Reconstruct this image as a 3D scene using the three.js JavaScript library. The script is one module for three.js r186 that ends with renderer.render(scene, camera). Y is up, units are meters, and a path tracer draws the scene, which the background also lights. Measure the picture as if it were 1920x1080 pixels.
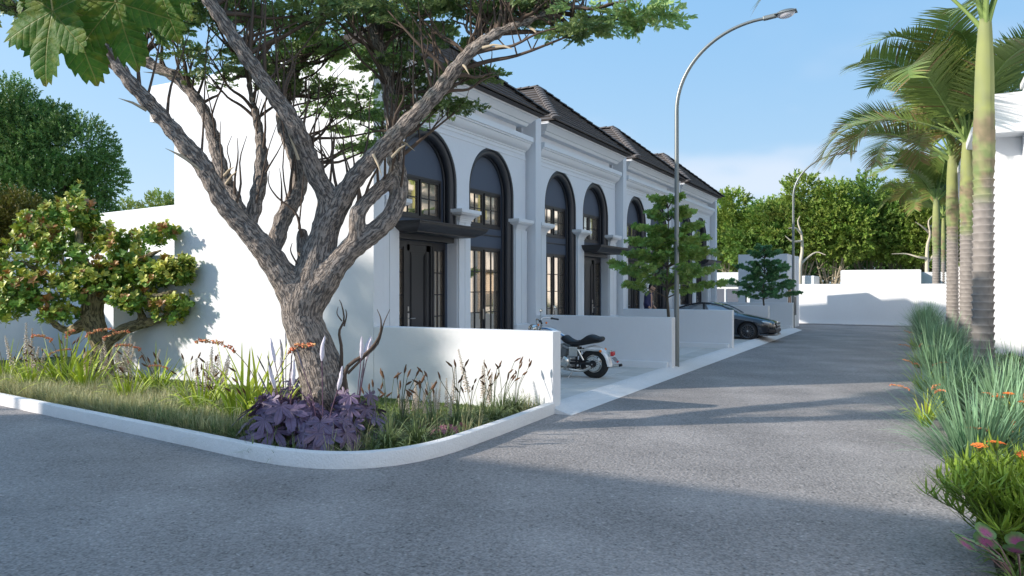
import * as THREE from 'three';
import { mergeGeometries, mergeVertices, toCreasedNormals } from 'three/addons/utils/BufferGeometryUtils.js';
import { RoundedBoxGeometry } from 'three/addons/geometries/RoundedBoxGeometry.js';
import { Brush, Evaluator, SUBTRACTION } from 'three-bvh-csg';

// ---------------------------------------------------------------- camera, sky, sun, exposure
const scene = new THREE.Scene();
const FOCAL = 1416, YAW = Math.atan2(757, FOCAL), EYE = 2.0;     // focal length in pixels of a 1920-wide picture
const camera = new THREE.PerspectiveCamera(2 * Math.atan(540 / FOCAL) * 180 / Math.PI, 16 / 9, 0.1, 900);
camera.position.set(0, EYE, 0);
camera.rotation.set(0, YAW, 0);
scene.add(camera);
const renderer = new THREE.WebGLRenderer({ antialias: true });
renderer.setSize(1024, 576);
renderer.toneMapping = THREE.LinearToneMapping;
renderer.toneMappingExposure = 1.36;
renderer.shadowMap.enabled = true;

const SUN_DIR = new THREE.Vector3(-0.692, 0.418, 0.589).normalize();
const sun = new THREE.DirectionalLight(new THREE.Color(1.0, 0.90, 0.785), 5.0);
sun.position.copy(SUN_DIR).multiplyScalar(120);
sun.target.position.set(0, 0, 0);
sun.castShadow = true;
sun.shadow.radius = 1.8;
sun.shadow.mapSize.set(4096, 4096);
Object.assign(sun.shadow.camera, { left: -70, right: 70, top: 70, bottom: -70, near: 1, far: 300 });
scene.add(sun, sun.target);

// ---------------------------------------------------------------- small tools
let seed = 7;
function rnd() { seed = (seed + 0x6D2B79F5) | 0; let t = Math.imul(seed ^ (seed >>> 15), 1 | seed); t = (t + Math.imul(t ^ (t >>> 7), 61 | t)) ^ t; return ((t ^ (t >>> 14)) >>> 0) / 4294967296; }
const R = (a, b) => a + (b - a) * rnd();
const gauss = () => (rnd() + rnd() + rnd() + rnd() - 2) * 0.87;
const V = (x, y, z) => new THREE.Vector3(x, y, z);
const lerp = (a, b, t) => a + (b - a) * t;
const clamp = (x, a, b) => Math.min(b, Math.max(a, x));
const smooth = (a, b, x) => { const t = clamp((x - a) / (b - a), 0, 1); return t * t * (3 - 2 * t); };
function hash(x, y, s) { let h = Math.imul(x, 374761393) + Math.imul(y, 668265263) + Math.imul(s, 2147483647); h = Math.imul(h ^ (h >>> 13), 1274126177); return ((h ^ (h >>> 16)) >>> 0) / 4294967296; }
function vnoise(x, y, px, py, s) {                                   // value noise that repeats every px, py cells
  const xi = Math.floor(x), yi = Math.floor(y), fx = x - xi, fy = y - yi, u = fx * fx * (3 - 2 * fx), v = fy * fy * (3 - 2 * fy);
  const m = (a, n) => ((a % n) + n) % n;
  const x0 = m(xi, px), x1 = m(xi + 1, px), y0 = m(yi, py), y1 = m(yi + 1, py);
  return lerp(lerp(hash(x0, y0, s), hash(x1, y0, s), u), lerp(hash(x0, y1, s), hash(x1, y1, s), u), v);
}
function fbm(x, y, px, py, s, oct) { let a = 0, w = 0.5, t = 0; for (let o = 0; o < oct; o++) { a += w * vnoise(x, y, px, py, s + o * 17); t += w; w *= 0.5; x *= 2; y *= 2; px *= 2; py *= 2; } return a / t; }
function n3(x, y, z) { const xi = Math.floor(x), yi = Math.floor(y), zi = Math.floor(z), f = (t) => t * t * (3 - 2 * t), u = f(x - xi), v = f(y - yi), w = f(z - zi);
  const h = (a, b, c) => hash(xi + a + 57 * (zi + c), yi + b, 3 + 13 * (zi + c));
  return lerp(lerp(lerp(h(0, 0, 0), h(1, 0, 0), u), lerp(h(0, 1, 0), h(1, 1, 0), u), v), lerp(lerp(h(0, 0, 1), h(1, 0, 1), u), lerp(h(0, 1, 1), h(1, 1, 1), u), v), w); }
const toS = (c) => Math.round(255 * clamp(c <= 0.0031308 ? 12.92 * c : 1.055 * Math.pow(c, 1 / 2.4) - 0.055, 0, 1));
function tex(w, h, fn, rep = [1, 1], colour = true) {                // fn(u, v) gives a linear colour [r, g, b] or one value
  const d = new Uint8Array(w * h * 4);
  for (let j = 0; j < h; j++) for (let i = 0; i < w; i++) {
    const c = fn(i / w, j / h), k = (j * w + i) * 4;
    if (colour) { d[k] = toS(c[0]); d[k + 1] = toS(c[1]); d[k + 2] = toS(c[2]); } else d[k] = d[k + 1] = d[k + 2] = Math.round(255 * clamp(c, 0, 1));
    d[k + 3] = 255;
  }
  const t = new THREE.DataTexture(d, w, h, THREE.RGBAFormat, THREE.UnsignedByteType);
  t.wrapS = t.wrapT = THREE.RepeatWrapping; t.magFilter = THREE.LinearFilter; t.minFilter = THREE.LinearMipmapLinearFilter; t.generateMipmaps = true;
  t.repeat.set(rep[0], rep[1]); if (colour) t.colorSpace = THREE.SRGBColorSpace; t.needsUpdate = true;
  return t;
}
const C = (r, g, b) => new THREE.Color().setRGB(r, g, b);
const std = (c, rough = 0.8, extra = {}) => new THREE.MeshStandardMaterial({ color: C(...c), roughness: rough, ...extra });
const used = {};
function numbered(name) { const n = used[name] = (used[name] ?? -1) + 1; return n ? name + '_' + String(n).padStart(3, '0') : name; }
function tag(o, label, category, group, kind) { if (label) o.userData.label = label; if (category) o.userData.category = category; if (group) o.userData.group = group; if (kind) o.userData.kind = kind; return o; }
function shade(o) { o.traverse((m) => { if (m.isMesh) { m.castShadow = true; m.receiveShadow = true; } }); return o; }
function thing(name, label, category, pos = [0, 0, 0], turn = 0, group) {
  const o = new THREE.Group(); o.name = numbered(name); o.position.set(...pos); o.rotation.y = turn; scene.add(o); return tag(o, label, category, group);
}
const partCount = new WeakMap();
function part(name, geo, mat, parent) {
  const m = geo ? new THREE.Mesh(geo, mat) : new THREE.Group();
  let c = partCount.get(parent); if (!c) partCount.set(parent, c = {});
  const n = c[name] = (c[name] ?? -1) + 1; m.name = n ? name + '_' + String(n).padStart(3, '0') : name;
  parent.add(m); return m;
}
function struct(name, geo, mat) { const m = new THREE.Mesh(geo, mat); m.name = numbered(name); m.userData.kind = 'structure'; scene.add(m); return m; }
function copy(root, name, pos, turn, label, group) { const r = root.clone(); r.name = numbered(name); r.userData = { ...root.userData }; r.position.set(...pos); r.rotation.y = turn; tag(r, label, null, group); scene.add(r); return r; }
function merge(list) {                                               // joins pieces of any make-up (position, normal, uv, colour kept)
  const col = list.some((g) => g.attributes.color);
  const l = list.map((g) => { const q = g.index ? g.toNonIndexed() : g.clone(); for (const k of Object.keys(q.attributes)) if (!['position', 'normal', 'uv', 'color'].includes(k)) q.deleteAttribute(k);
    const n = q.attributes.position.count;
    if (!q.attributes.normal) q.computeVertexNormals();
    if (!q.attributes.uv) q.setAttribute('uv', new THREE.BufferAttribute(new Float32Array(n * 2), 2));
    if (col && !q.attributes.color) q.setAttribute('color', new THREE.BufferAttribute(new Float32Array(n * 3).fill(1), 3));
    return q; });
  return mergeGeometries(l, false);
}
function box(x0, x1, y0, y1, z0, z1) { const g = new THREE.BoxGeometry(Math.abs(x1 - x0), Math.abs(y1 - y0), Math.abs(z1 - z0)); g.translate((x0 + x1) / 2, (y0 + y1) / 2, (z0 + z1) / 2); return g; }
function rbox(x0, x1, y0, y1, z0, z1, r = 0.01, s = 2) { const g = new RoundedBoxGeometry(Math.abs(x1 - x0), Math.abs(y1 - y0), Math.abs(z1 - z0), s, r); g.translate((x0 + x1) / 2, (y0 + y1) / 2, (z0 + z1) / 2); return g; }
function boxUV(g, s = 1) {                                            // uv in metres by the main direction of each face
  const q = g.index ? g.toNonIndexed() : g; q.computeVertexNormals();
  const p = q.attributes.position, n = q.attributes.normal, uv = new Float32Array(p.count * 2);
  for (let i = 0; i < p.count; i++) { const ax = Math.abs(n.getX(i)), ay = Math.abs(n.getY(i)), az = Math.abs(n.getZ(i));
    const a = ax > ay && ax > az ? [p.getZ(i), p.getY(i)] : ay > az ? [p.getX(i), p.getZ(i)] : [p.getX(i), p.getY(i)]; uv[2 * i] = a[0] * s; uv[2 * i + 1] = a[1] * s; }
  q.setAttribute('uv', new THREE.BufferAttribute(uv, 2)); return q;
}
function tube(pts, rad, sides = 8, closedEnds = true) {               // tube through points with its own radius at each, end discs included
  const n = pts.length, pos = [], nor = [], uv = [], idx = [];
  let up = V(0.31, 0.9, 0.27).normalize(), len = 0;
  for (let i = 0; i < n; i++) {
    const t = pts[Math.min(n - 1, i + 1)].clone().sub(pts[Math.max(0, i - 1)]).normalize();
    const a = up.clone().sub(t.clone().multiplyScalar(up.dot(t))); if (a.lengthSq() < 1e-6) a.set(1, 0, 0).sub(t.clone().multiplyScalar(t.x)); a.normalize(); up = a.clone();
    const b = t.clone().cross(a); const r = Array.isArray(rad) ? rad[i] : rad;
    if (i) len += pts[i].distanceTo(pts[i - 1]);
    for (let k = 0; k <= sides; k++) { const f = k / sides * 2 * Math.PI, d = a.clone().multiplyScalar(Math.cos(f)).add(b.clone().multiplyScalar(Math.sin(f)));
      pos.push(pts[i].x + d.x * r, pts[i].y + d.y * r, pts[i].z + d.z * r); nor.push(d.x, d.y, d.z); uv.push(k / sides, len); }
    if (i) for (let k = 0; k < sides; k++) { const p = (i - 1) * (sides + 1) + k, q = p + sides + 1; idx.push(p, p + 1, q, q, p + 1, q + 1); }
  }
  if (closedEnds) for (const e of [0, n - 1]) { const c = pos.length / 3, t = pts[e].clone().sub(pts[e ? e - 1 : 1]).normalize(); pos.push(pts[e].x, pts[e].y, pts[e].z); nor.push(t.x, t.y, t.z); uv.push(0.5, 0);
    for (let k = 0; k <= sides; k++) { const s = (e * (sides + 1) + k) * 3; pos.push(pos[s], pos[s + 1], pos[s + 2]); nor.push(t.x, t.y, t.z); uv.push(0, 0); }
    for (let k = 0; k < sides; k++) e ? idx.push(c, c + 1 + k, c + 2 + k) : idx.push(c, c + 2 + k, c + 1 + k); }
  const g = new THREE.BufferGeometry(); g.setAttribute('position', new THREE.Float32BufferAttribute(pos, 3)); g.setAttribute('normal', new THREE.Float32BufferAttribute(nor, 3)); g.setAttribute('uv', new THREE.Float32BufferAttribute(uv, 2)); g.setIndex(idx); return g;
}
function spline(pts, n) { return new THREE.CatmullRomCurve3(pts, false, 'centripetal').getPoints(n); }
function mesh3(tris, uvs) { const g = new THREE.BufferGeometry(); g.setAttribute('position', new THREE.Float32BufferAttribute(tris, 3)); if (uvs) g.setAttribute('uv', new THREE.Float32BufferAttribute(uvs, 2)); g.computeVertexNormals(); return g; }
function quad(out, a, b, c, d) { for (const p of [a, b, c, a, c, d]) out.push(p.x, p.y, p.z); }
function paint(g, fn) { const p = g.attributes.position, c = new Float32Array(p.count * 3); for (let i = 0; i < p.count; i++) { const k = fn(p.getX(i), p.getY(i), p.getZ(i), i); c[3 * i] = k[0]; c[3 * i + 1] = k[1]; c[3 * i + 2] = k[2]; } g.setAttribute('color', new THREE.BufferAttribute(c, 3)); return g; }
function extrude(pts, depth, holes = [], curve = 24) { const s = pts.isShape ? pts : new THREE.Shape(pts.map(([x, y]) => new THREE.Vector2(x, y))); for (const h of holes) s.holes.push(h); return new THREE.ExtrudeGeometry(s, { depth, bevelEnabled: false, curveSegments: curve }); }
// a place in the world from where it shows in the photograph (1920 x 1080) and how far ahead of the lens it stands
const SI = Math.sin(YAW), CO = Math.cos(YAW);
function at(px, py, d) { const u = (px - 960) / FOCAL, v = (540 - py) / FOCAL; return V(d * (-SI + u * CO), EYE + d * v, -d * (CO + u * SI)); }
const PXM = (px, d) => px * d / FOCAL;                                 // pixels to metres at that distance

// ---------------------------------------------------------------- sky (computed air and thin cloud)
{
  const w = 1024, h = 512, d = new Float32Array(w * h * 4);
  for (let j = 0; j < h; j++) for (let i = 0; i < w; i++) {
    const el = ((j + 0.5) / h - 0.5) * Math.PI, az = ((i + 0.5) / w - 0.5) * 2 * Math.PI, y = Math.sin(el), c = Math.cos(el), x = c * Math.cos(az), z = c * Math.sin(az);
    const cs = x * SUN_DIR.x + y * SUN_DIR.y + z * SUN_DIR.z, e = Math.max(0, y);
    const t = Math.pow(1 - e, 3.2), lo = Math.exp(-e * 9);
    let col = [lerp(0.17, 0.50, t), lerp(0.43, 0.72, t), lerp(0.76, 0.84, t)];
    col = [lerp(col[0], 0.70, lo * 0.7), lerp(col[1], 0.77, lo * 0.7), lerp(col[2], 0.86, lo * 0.7)];
    const g = Math.pow(Math.max(0, cs), 5) * 0.55 + Math.pow(Math.max(0, cs), 40) * 0.9 + 0.2 * Math.pow(Math.max(0, (cs + 1) / 2), 2);
    col = [col[0] + 0.95 * g, col[1] + 0.92 * g, col[2] + 0.85 * g];
    if (y > 0) {
      const k = 1 / (y + 0.12), u = x * k, v = z * k, n = fbm(u * 1.3 + 40, v * 1.3 + 40, 512, 512, 5, 6), m = smooth(0.55, 0.76, n) * 0.5 * smooth(0.0, 0.10, y) * (1 - smooth(0.16, 0.34, y));
      col = [lerp(col[0], 0.92, m), lerp(col[1], 0.90, m), lerp(col[2], 0.92, m)];
    } else { const q = smooth(0, -0.25, y); col = [lerp(col[0], 0.25, q), lerp(col[1], 0.25, q), lerp(col[2], 0.25, q)]; }
    const o = (j * w + i) * 4; d[o] = col[0] * 0.775; d[o + 1] = col[1] * 0.80; d[o + 2] = col[2] * 0.845; d[o + 3] = 1;
  }
  const t = new THREE.DataTexture(d, w, h, THREE.RGBAFormat, THREE.FloatType);
  t.mapping = THREE.EquirectangularReflectionMapping; t.magFilter = t.minFilter = THREE.LinearFilter; t.wrapS = THREE.RepeatWrapping; t.needsUpdate = true;
  scene.background = t; scene.environment = t;
}

// ---------------------------------------------------------------- surfaces
const plasterBump = tex(512, 512, (u, v) => 0.55 * fbm(u * 40, v * 40, 40, 40, 3, 3) + 0.45 * fbm(u * 150, v * 150, 150, 150, 9, 2), [0.8, 0.8], false);
const plasterTint = tex(512, 512, (u, v) => { const a = 0.94 + 0.06 * fbm(u * 5, v * 5, 5, 5, 21, 4) + 0.02 * (fbm(u * 60, v * 60, 60, 60, 8, 2) - 0.5); return [a, a * 0.995, a * 0.985]; }, [0.23, 0.23]);
const M = {};
M.plaster = new THREE.MeshStandardMaterial({ color: C(0.69, 0.715, 0.755), roughness: 0.75, map: plasterTint, bumpMap: plasterBump, bumpScale: 0.0025 });
M.trim = new THREE.MeshStandardMaterial({ color: C(0.715, 0.745, 0.785), roughness: 0.6, map: plasterTint, bumpMap: plasterBump, bumpScale: 0.0012 });
M.concrete = new THREE.MeshStandardMaterial({ color: C(0.70, 0.71, 0.73), roughness: 0.8, map: tex(512, 512, (u, v) => { const a = 0.9 + 0.1 * fbm(u * 8, v * 8, 8, 8, 4, 4) + 0.08 * (fbm(u * 110, v * 110, 110, 110, 6, 2) - 0.5); return [a, a * 0.99, a * 0.975]; }, [0.6, 0.6]), bumpMap: tex(512, 512, (u, v) => fbm(u * 60, v * 60, 60, 60, 14, 4), [1, 1], false), bumpScale: 0.008 });
M.darkPaint = new THREE.MeshStandardMaterial({ color: C(0.058, 0.077, 0.115), roughness: 0.6, bumpMap: plasterBump, bumpScale: 0.001 });
M.darkRoll = std([0.024, 0.026, 0.033], 0.42);
M.frame = std([0.012, 0.012, 0.016], 0.4);
M.doorPaint = std([0.012, 0.013, 0.018], 0.38);
M.glass = new THREE.MeshPhysicalMaterial({ color: C(0.78, 0.66, 0.53), metalness: 0.9, roughness: 0.03 });
const tileTex = tex(256, 256, (u, v) => { const a = 0.7 + 0.5 * fbm(u * 9, v * 9, 9, 9, 31, 4); return [a, a, a]; }, [0.7, 0.7]);
M.tile = [0, 1, 2].map((k) => new THREE.MeshStandardMaterial({ color: C(0.096 + 0.01 * k, 0.085 + 0.009 * k, 0.082 + 0.008 * k), roughness: 0.95, map: tileTex }));
M.chrome = new THREE.MeshStandardMaterial({ color: C(0.72, 0.70, 0.66), metalness: 1, roughness: 0.16 });
M.steel = new THREE.MeshStandardMaterial({ color: C(0.42, 0.41, 0.40), metalness: 1, roughness: 0.32 });
M.black = std([0.012, 0.012, 0.014], 0.45);
M.rubber = std([0.014, 0.014, 0.015], 0.75);
M.red = new THREE.MeshPhysicalMaterial({ color: C(0.5, 0.015, 0.02), roughness: 0.18, clearcoat: 1 });
M.amber = new THREE.MeshPhysicalMaterial({ color: C(0.75, 0.2, 0.01), roughness: 0.2, clearcoat: 1 });
// ---------------------------------------------------------------- ground, roads, kerbs
const asphaltMap = tex(1024, 1024, (u, v) => {
  const sp = fbm(u * 330, v * 330, 330, 330, 2, 2), st = vnoise(u * 210, v * 210, 210, 210, 77), big = fbm(u * 5, v * 5, 5, 5, 11, 4);
  const cr = Math.abs(fbm(u * 24, v * 24, 24, 24, 51, 4) - 0.5), crack = (1 - smooth(0.0, 0.008, cr)) * smooth(0.56, 0.66, fbm(u * 11, v * 11, 11, 11, 91, 3));
  let a = 0.212 + 0.22 * (sp - 0.5) + 0.15 * (big - 0.5); if (st > 0.86) a += (st - 0.86) * 1.2; if (st < 0.10) a -= 0.1; a *= 1 - 0.55 * crack;
  return [a * 1.07, a * 1.01, a * 0.99];
}, [1 / 5.2, 1 / 5.2]);
const asphaltBump = tex(1024, 1024, (u, v) => 0.6 * fbm(u * 330, v * 330, 330, 330, 2, 2) + 0.4 * vnoise(u * 210, v * 210, 210, 210, 77), [1 / 5.2, 1 / 5.2], false);
M.asphalt = new THREE.MeshStandardMaterial({ color: C(1, 1, 1), roughness: 0.7, map: asphaltMap, bumpMap: asphaltBump, bumpScale: 0.014 });
function flat(pts, y) { const g = new THREE.ShapeGeometry(new THREE.Shape(pts.map(([x, z]) => new THREE.Vector2(x, -z))), 1); g.rotateX(-Math.PI / 2); g.translate(0, y, 0); const p = g.attributes.position, uv = g.attributes.uv; for (let i = 0; i < p.count; i++) uv.setXY(i, p.getX(i) * 0.9397 + p.getZ(i) * 0.342, p.getZ(i) * 0.9397 - p.getX(i) * 0.342); return g; }
const turfTex = tex(512, 512, (u, v) => { const a = fbm(u * 120, v * 120, 120, 120, 5, 3), b = fbm(u * 6, v * 6, 6, 6, 15, 4); const k = 0.55 + 0.9 * a; return [0.075 * k * (0.8 + 0.5 * b), 0.115 * k, 0.028 * k]; }, [0.5, 0.5]);
M.turf = new THREE.MeshStandardMaterial({ color: C(1, 1, 1), roughness: 0.95, map: turfTex, bumpMap: asphaltBump, bumpScale: 0.03 });
M.soil = std([0.055, 0.042, 0.03], 0.95, { bumpMap: asphaltBump, bumpScale: 0.04 });
struct('ground', flat([[-400, -400], [400, -400], [400, 400], [-400, 400]], -0.03), M.turf);
struct('road', flat([[-60, -5], [-40, 40], [0.56, 40], [0.56, -44.7], [-9, -46.0], [-9, -14], [-12, -9], [-60, -15.2]], 0.0), M.asphalt);
struct('darker_road_strip', flat([[-9, -45.9], [0.9, -44.75], [0.9, -43.35], [-9, -44.5]], 0.004), new THREE.MeshStandardMaterial({ color: C(0.62, 0.62, 0.64), roughness: 0.85, map: asphaltMap, bumpMap: asphaltBump, bumpScale: 0.012 }));  // strip of darker asphalt in front of the end wall

// the planter's kerb: a low bent wall from the left, round the corner and along the street
const ROT = 7.4 * Math.PI / 180;
const kerbLine = (() => {                                             // outer edge, left to right
  const p = [];
  for (const [x, z] of [[-24, -8.58], [-18, -7.8], [-13, -7.14], [-10, -6.74], [-8, -6.47], [-7.1, -6.34]]) p.push(V(x, 0, z));
  const c = new THREE.CubicBezierCurve3(V(-7.1, 0, -6.34), V(-5.7, 0, -6.12), V(-4.96, 0, -6.5), V(-4.95, 0, -7.9));
  for (let i = 1; i <= 20; i++) p.push(c.getPoint(i / 20));
  p.push(V(-4.98, 0, -9.3), V(-5.06, 0, -10.925));
  return p;
})();
function kerbGeo(line, w, h) {
  const prof = [[0, -0.02], [0, h - 0.015], [0.006, h - 0.004], [0.018, h], [w - 0.012, h], [w, h - 0.012], [w, -0.02]], out = [], uvs = []; let s = 0;
  const rows = line.map((p, i) => { const t = line[Math.min(line.length - 1, i + 1)].clone().sub(line[Math.max(0, i - 1)]).normalize(), n = V(t.z, 0, -t.x); if (i) s += p.distanceTo(line[i - 1]); return { s, q: prof.map(([o, y]) => p.clone().addScaledVector(n, o).setY(y)) }; });
  let pl = [0]; for (let k = 1; k < prof.length; k++) pl.push(pl[k - 1] + Math.hypot(prof[k][0] - prof[k - 1][0], prof[k][1] - prof[k - 1][1]));
  for (let i = 1; i < rows.length; i++) for (let k = 1; k < prof.length; k++) { const a = rows[i - 1], b = rows[i]; quad(out, a.q[k - 1], b.q[k - 1], b.q[k], a.q[k]);
    uvs.push(a.s, pl[k - 1], b.s, pl[k - 1], b.s, pl[k], a.s, pl[k - 1], b.s, pl[k], a.s, pl[k]); }
  return toCreasedNormals(mesh3(out, uvs), 0.6);
}
struct('kerb', kerbGeo(kerbLine, 0.13, 0.175), M.concrete);
struct('turf', flat([[-24, -8.66], [-13, -7.22], [-8, -6.56], [-7, -6.45], [-6.2, -6.45], [-5.5, -6.8], [-5.1, -7.5], [-5.03, -8], [-5.15, -10.93], [-15, -10.93], [-15, -14], [-24, -14.2]], 0.02), M.turf);
// the sloped kerb at the mouth of the driveways
{
  const s = [[-5.27, -0.02], [-5.27, 0.12], [-5.18, 0.118], [-5.08, 0.098], [-4.98, 0.062], [-4.88, 0.03], [-4.76, 0.004], [-4.76, -0.02]];
  const g = extrude(s, 27.3); g.translate(0, 0, -38.2);
  const b = boxUV(g); struct('kerb', toCreasedNormals(b, 0.5), M.concrete);
}
// driveways: one slab bed for each house with pale square pavers
M.paver = [0, 1, 2, 3].map((k) => new THREE.MeshStandardMaterial({ color: C(0.57 + 0.025 * (k - 1.5), 0.565 + 0.024 * (k - 1.5), 0.545 + 0.026 * (k - 1.5)), roughness: 0.7, map: tex(128, 128, (u, v) => { const a = 0.86 + 0.22 * fbm(u * 4 + k * 3, v * 14, 32, 14, 40 + k, 4); return [a, a, a]; }, [1.3, 1.3]) }));
const HZ = (k) => -10.93 - 6.65 * k;                                   // street line of each party wall's near face
const paverGeo = boxUV(rbox(-0.297, 0.297, 0, 0.04, -0.297, 0.297, 0.004, 1));
for (let k = 0; k < 4; k++) {
  const z0 = HZ(k) - 0.3, z1 = HZ(k + 1);
  const d = struct('driveway', box(-9.1, -5.275, -0.02, 0.072, z1, z0), M.concrete);
  const n = 10, w = (z0 - z1) / n;
  for (let i = 0; i < 6; i++) for (let j = 0; j < n; j++) { const m = part('paver', paverGeo, M.paver[Math.floor(rnd() * 4)], d); m.position.set(-5.28 - 0.299 - i * 0.6, 0.05, z0 - w * (j + 0.5)); m.scale.z = w / 0.6; m.position.y += R(-0.001, 0.001); }
}
// planting strip along the right side
struct('planting_bed', (() => { const g = extrude([[0.5, 0], [2.9, 0], [2.9, 0.03], [0.9, 0.09], [0.6, 0.05]], 60); g.translate(0, 0, -44.6); return boxUV(g); })(), M.soil);
// ---------------------------------------------------------------- the row of four houses
const XF = -8.95, FLOOR = 0.32, AR = 1.08, SPRING = 4.27, ARCH = 1.34, INNER = 3.165;
function alongX(geo) { geo.rotateY(Math.PI / 2); return geo; }          // shape (sx, y) extruded by depth -> x = depth, z = -sx
function archPath(a, r, y0, cls) { const s = new cls(); s.moveTo(a - r, y0); s.lineTo(a - r, SPRING); s.absarc(a, SPRING, r, Math.PI, 0, true); s.lineTo(a + r, y0); s.lineTo(a - r, y0); return s; }
function rectPath(a0, a1, y0, y1) { const p = new THREE.Path(); p.moveTo(a0, y0); p.lineTo(a1, y0); p.lineTo(a1, y1); p.lineTo(a0, y1); p.lineTo(a0, y0); return p; }
function profileAlong(prof, a0, a1) {                                   // profile (out, y) run along the street from a0 to a1
  const g = extrude(prof.map(([o, y]) => [o, y]), a1 - a0); g.translate(0, 0, a0); return toCreasedNormals(boxUV(g), 0.5);
}
const CORNICE = [[-0.05, 5.43], [0.02, 5.43], [0.02, 5.50], [0.045, 5.51], [0.05, 5.54], [0.10, 5.56], [0.15, 5.60], [0.185, 5.655], [0.20, 5.70], [0.235, 5.71], [0.235, 5.74], [0.27, 5.75], [0.27, 5.87], [-0.05, 5.885]];
const STRING = [[-0.02, 5.31], [0.016, 5.312], [0.018, 5.34], [-0.02, 5.345]];
const EAVE = [[-0.1, 6.12], [0.30, 6.12], [0.33, 6.16], [0.345, 6.20], [0.38, 6.21], [0.42, 6.27], [0.50, 6.34], [0.53, 6.345], [0.53, 6.415], [-0.1, 6.43]];
function cove(x1, z0, z1, y0, y1, out) {                                // a capital: block that flares upward in steps
  const ring = (y, o) => [[-0.16, y, z0 - o], [x1 + o, y, z0 - o], [x1 + o, y, z1 + o], [-0.16, y, z1 + o]].map((p) => V(...p));
  const prof = [[y0, 0.015], [y0 + 0.05, 0.015], [y0 + 0.052, 0.035], [y0 + 0.08, 0.035], [y0 + 0.082, 0.05], [y0 + 0.11, 0.062], [y0 + 0.135, 0.085], [y0 + 0.155, 0.115], [y0 + 0.165, 0.15], [y0 + 0.20, out], [y0 + 0.202, out + 0.02], [y1, out + 0.02]];
  const o = []; let a = ring(...prof[0]); quad(o, a[3], a[2], a[1], a[0]);
  for (let i = 1; i < prof.length; i++) { const b = ring(...prof[i]); for (let k = 0; k < 4; k++) quad(o, b[k], a[k], a[(k + 1) % 4], b[(k + 1) % 4]); a = b; }
  quad(o, a[0], a[1], a[2], a[3]);
  return toCreasedNormals(mesh3(o), 0.35);
}
function sash(parent, name, a0, a1, y0, y1, cols, rows, x, s) {         // frame, glazing bars and one pane per light; cols is a list of leaves, each [a0, a1, n]
  const w = part(name, null, null, parent), fr = [], f = 0.055;
  fr.push([a0, a1, y1 - f, y1, 0.09], [a0, a1, y0, y0 + f, 0.09], [a0, a0 + f, y0 + f, y1 - f, 0.09], [a1 - f, a1, y0 + f, y1 - f, 0.09]);
  const panes = [];
  for (const [l0, l1, n] of cols) {
    const e = 0.045; fr.push([l0, l0 + e, y0 + f, y1 - f, 0.07], [l1 - e, l1, y0 + f, y1 - f, 0.07], [l0 + e, l1 - e, y1 - f - e, y1 - f, 0.07], [l0 + e, l1 - e, y0 + f, y0 + f + e, 0.07]);
    const i0 = l0 + e, i1 = l1 - e, j0 = y0 + f + e, j1 = y1 - f - e, b = 0.011;
    for (let c = 1; c < n; c++) { const q = lerp(i0, i1, c / n); fr.push([q - b, q + b, j0, j1, 0.055]); }
    for (let r = 1; r < rows; r++) { const q = lerp(j0, j1, r / rows); fr.push([i0, i1, q - b, q + b, 0.052]); }
    for (let c = 0; c < n; c++) for (let r = 0; r < rows; r++) panes.push([lerp(i0, i1, c / n), lerp(i0, i1, (c + 1) / n), lerp(j0, j1, r / rows), lerp(j0, j1, (r + 1) / rows)]);
  }
  const bx = ([p, q, r, t, d], x0) => box(x0, x0 + d, r, t, s * p, s * q);
  part('frame', merge(fr.map((k) => bx(k, x))), M.frame, w);
  for (const p of panes) { const g = box(-0.003, 0.003, p[2] - 0.004, p[3] + 0.004, s * (p[0] - 0.004), s * (p[1] + 0.004)); g.rotateY(R(-0.004, 0.004) / 3); g.translate(x + 0.034, 0, 0); part('pane', g, M.glass, w); }
  return w;
}
function courseGeo(L0, L1, U0, U1, n, lift, lip) {                       // one row of roof tiles, its lower edge standing proud
  const d = n.clone(), l0 = L0.clone().addScaledVector(d, lift), l1 = L1.clone().addScaledVector(d, lift), u0 = U0.clone().addScaledVector(d, 0.006), u1 = U1.clone().addScaledVector(d, 0.006), o = [];
  quad(o, l0, l1, u1, u0); quad(o, L0.clone().addScaledVector(d, lift - lip), L1.clone().addScaledVector(d, lift - lip), l1, l0);
  const g = boxUV(mesh3(o)); return g;
}
const capGeo = (() => { const o = [], n = 5, A = [], B = []; for (let i = 0; i <= n; i++) { const f = Math.PI * (i / n), c = Math.cos(f), s = Math.sin(f); A.push(V(0.13 * c, 0.075 * s + 0.004, -0.19)); B.push(V(0.118 * c, 0.068 * s - 0.014, 0.19)); }
  for (let i = 0; i < n; i++) { quad(o, A[i], A[i + 1], B[i + 1], B[i]); } for (let i = 1; i < n; i++) { o.push(A[0].x, A[0].y, A[0].z, A[i + 1].x, A[i + 1].y, A[i + 1].z, A[i].x, A[i].y, A[i].z); o.push(B[0].x, B[0].y, B[0].z, B[i].x, B[i].y, B[i].z, B[i + 1].x, B[i + 1].y, B[i + 1].z); }
  return boxUV(mesh3(o)); })();
function caps(parent, A, B, step) {                                      // ridge tiles laid from A (low) to B
  const len = A.distanceTo(B), n = Math.max(2, Math.round(len / step)), dir = B.clone().sub(A).normalize();
  for (let i = 0; i < n; i++) { const m = part('ridge_tile', capGeo, M.tile[1], parent); m.position.copy(A).lerp(B, (i + 0.5) / n).add(V(0, 0.03 + R(-0.004, 0.004), 0)); { const X = V(0, 1, 0).cross(dir).normalize(), Y = dir.clone().cross(X); m.quaternion.setFromRotationMatrix(new THREE.Matrix4().makeBasis(X, Y, dir)); } m.rotateZ(R(-0.03, 0.03)); m.scale.z = len / n / 0.345; }
}
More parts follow.
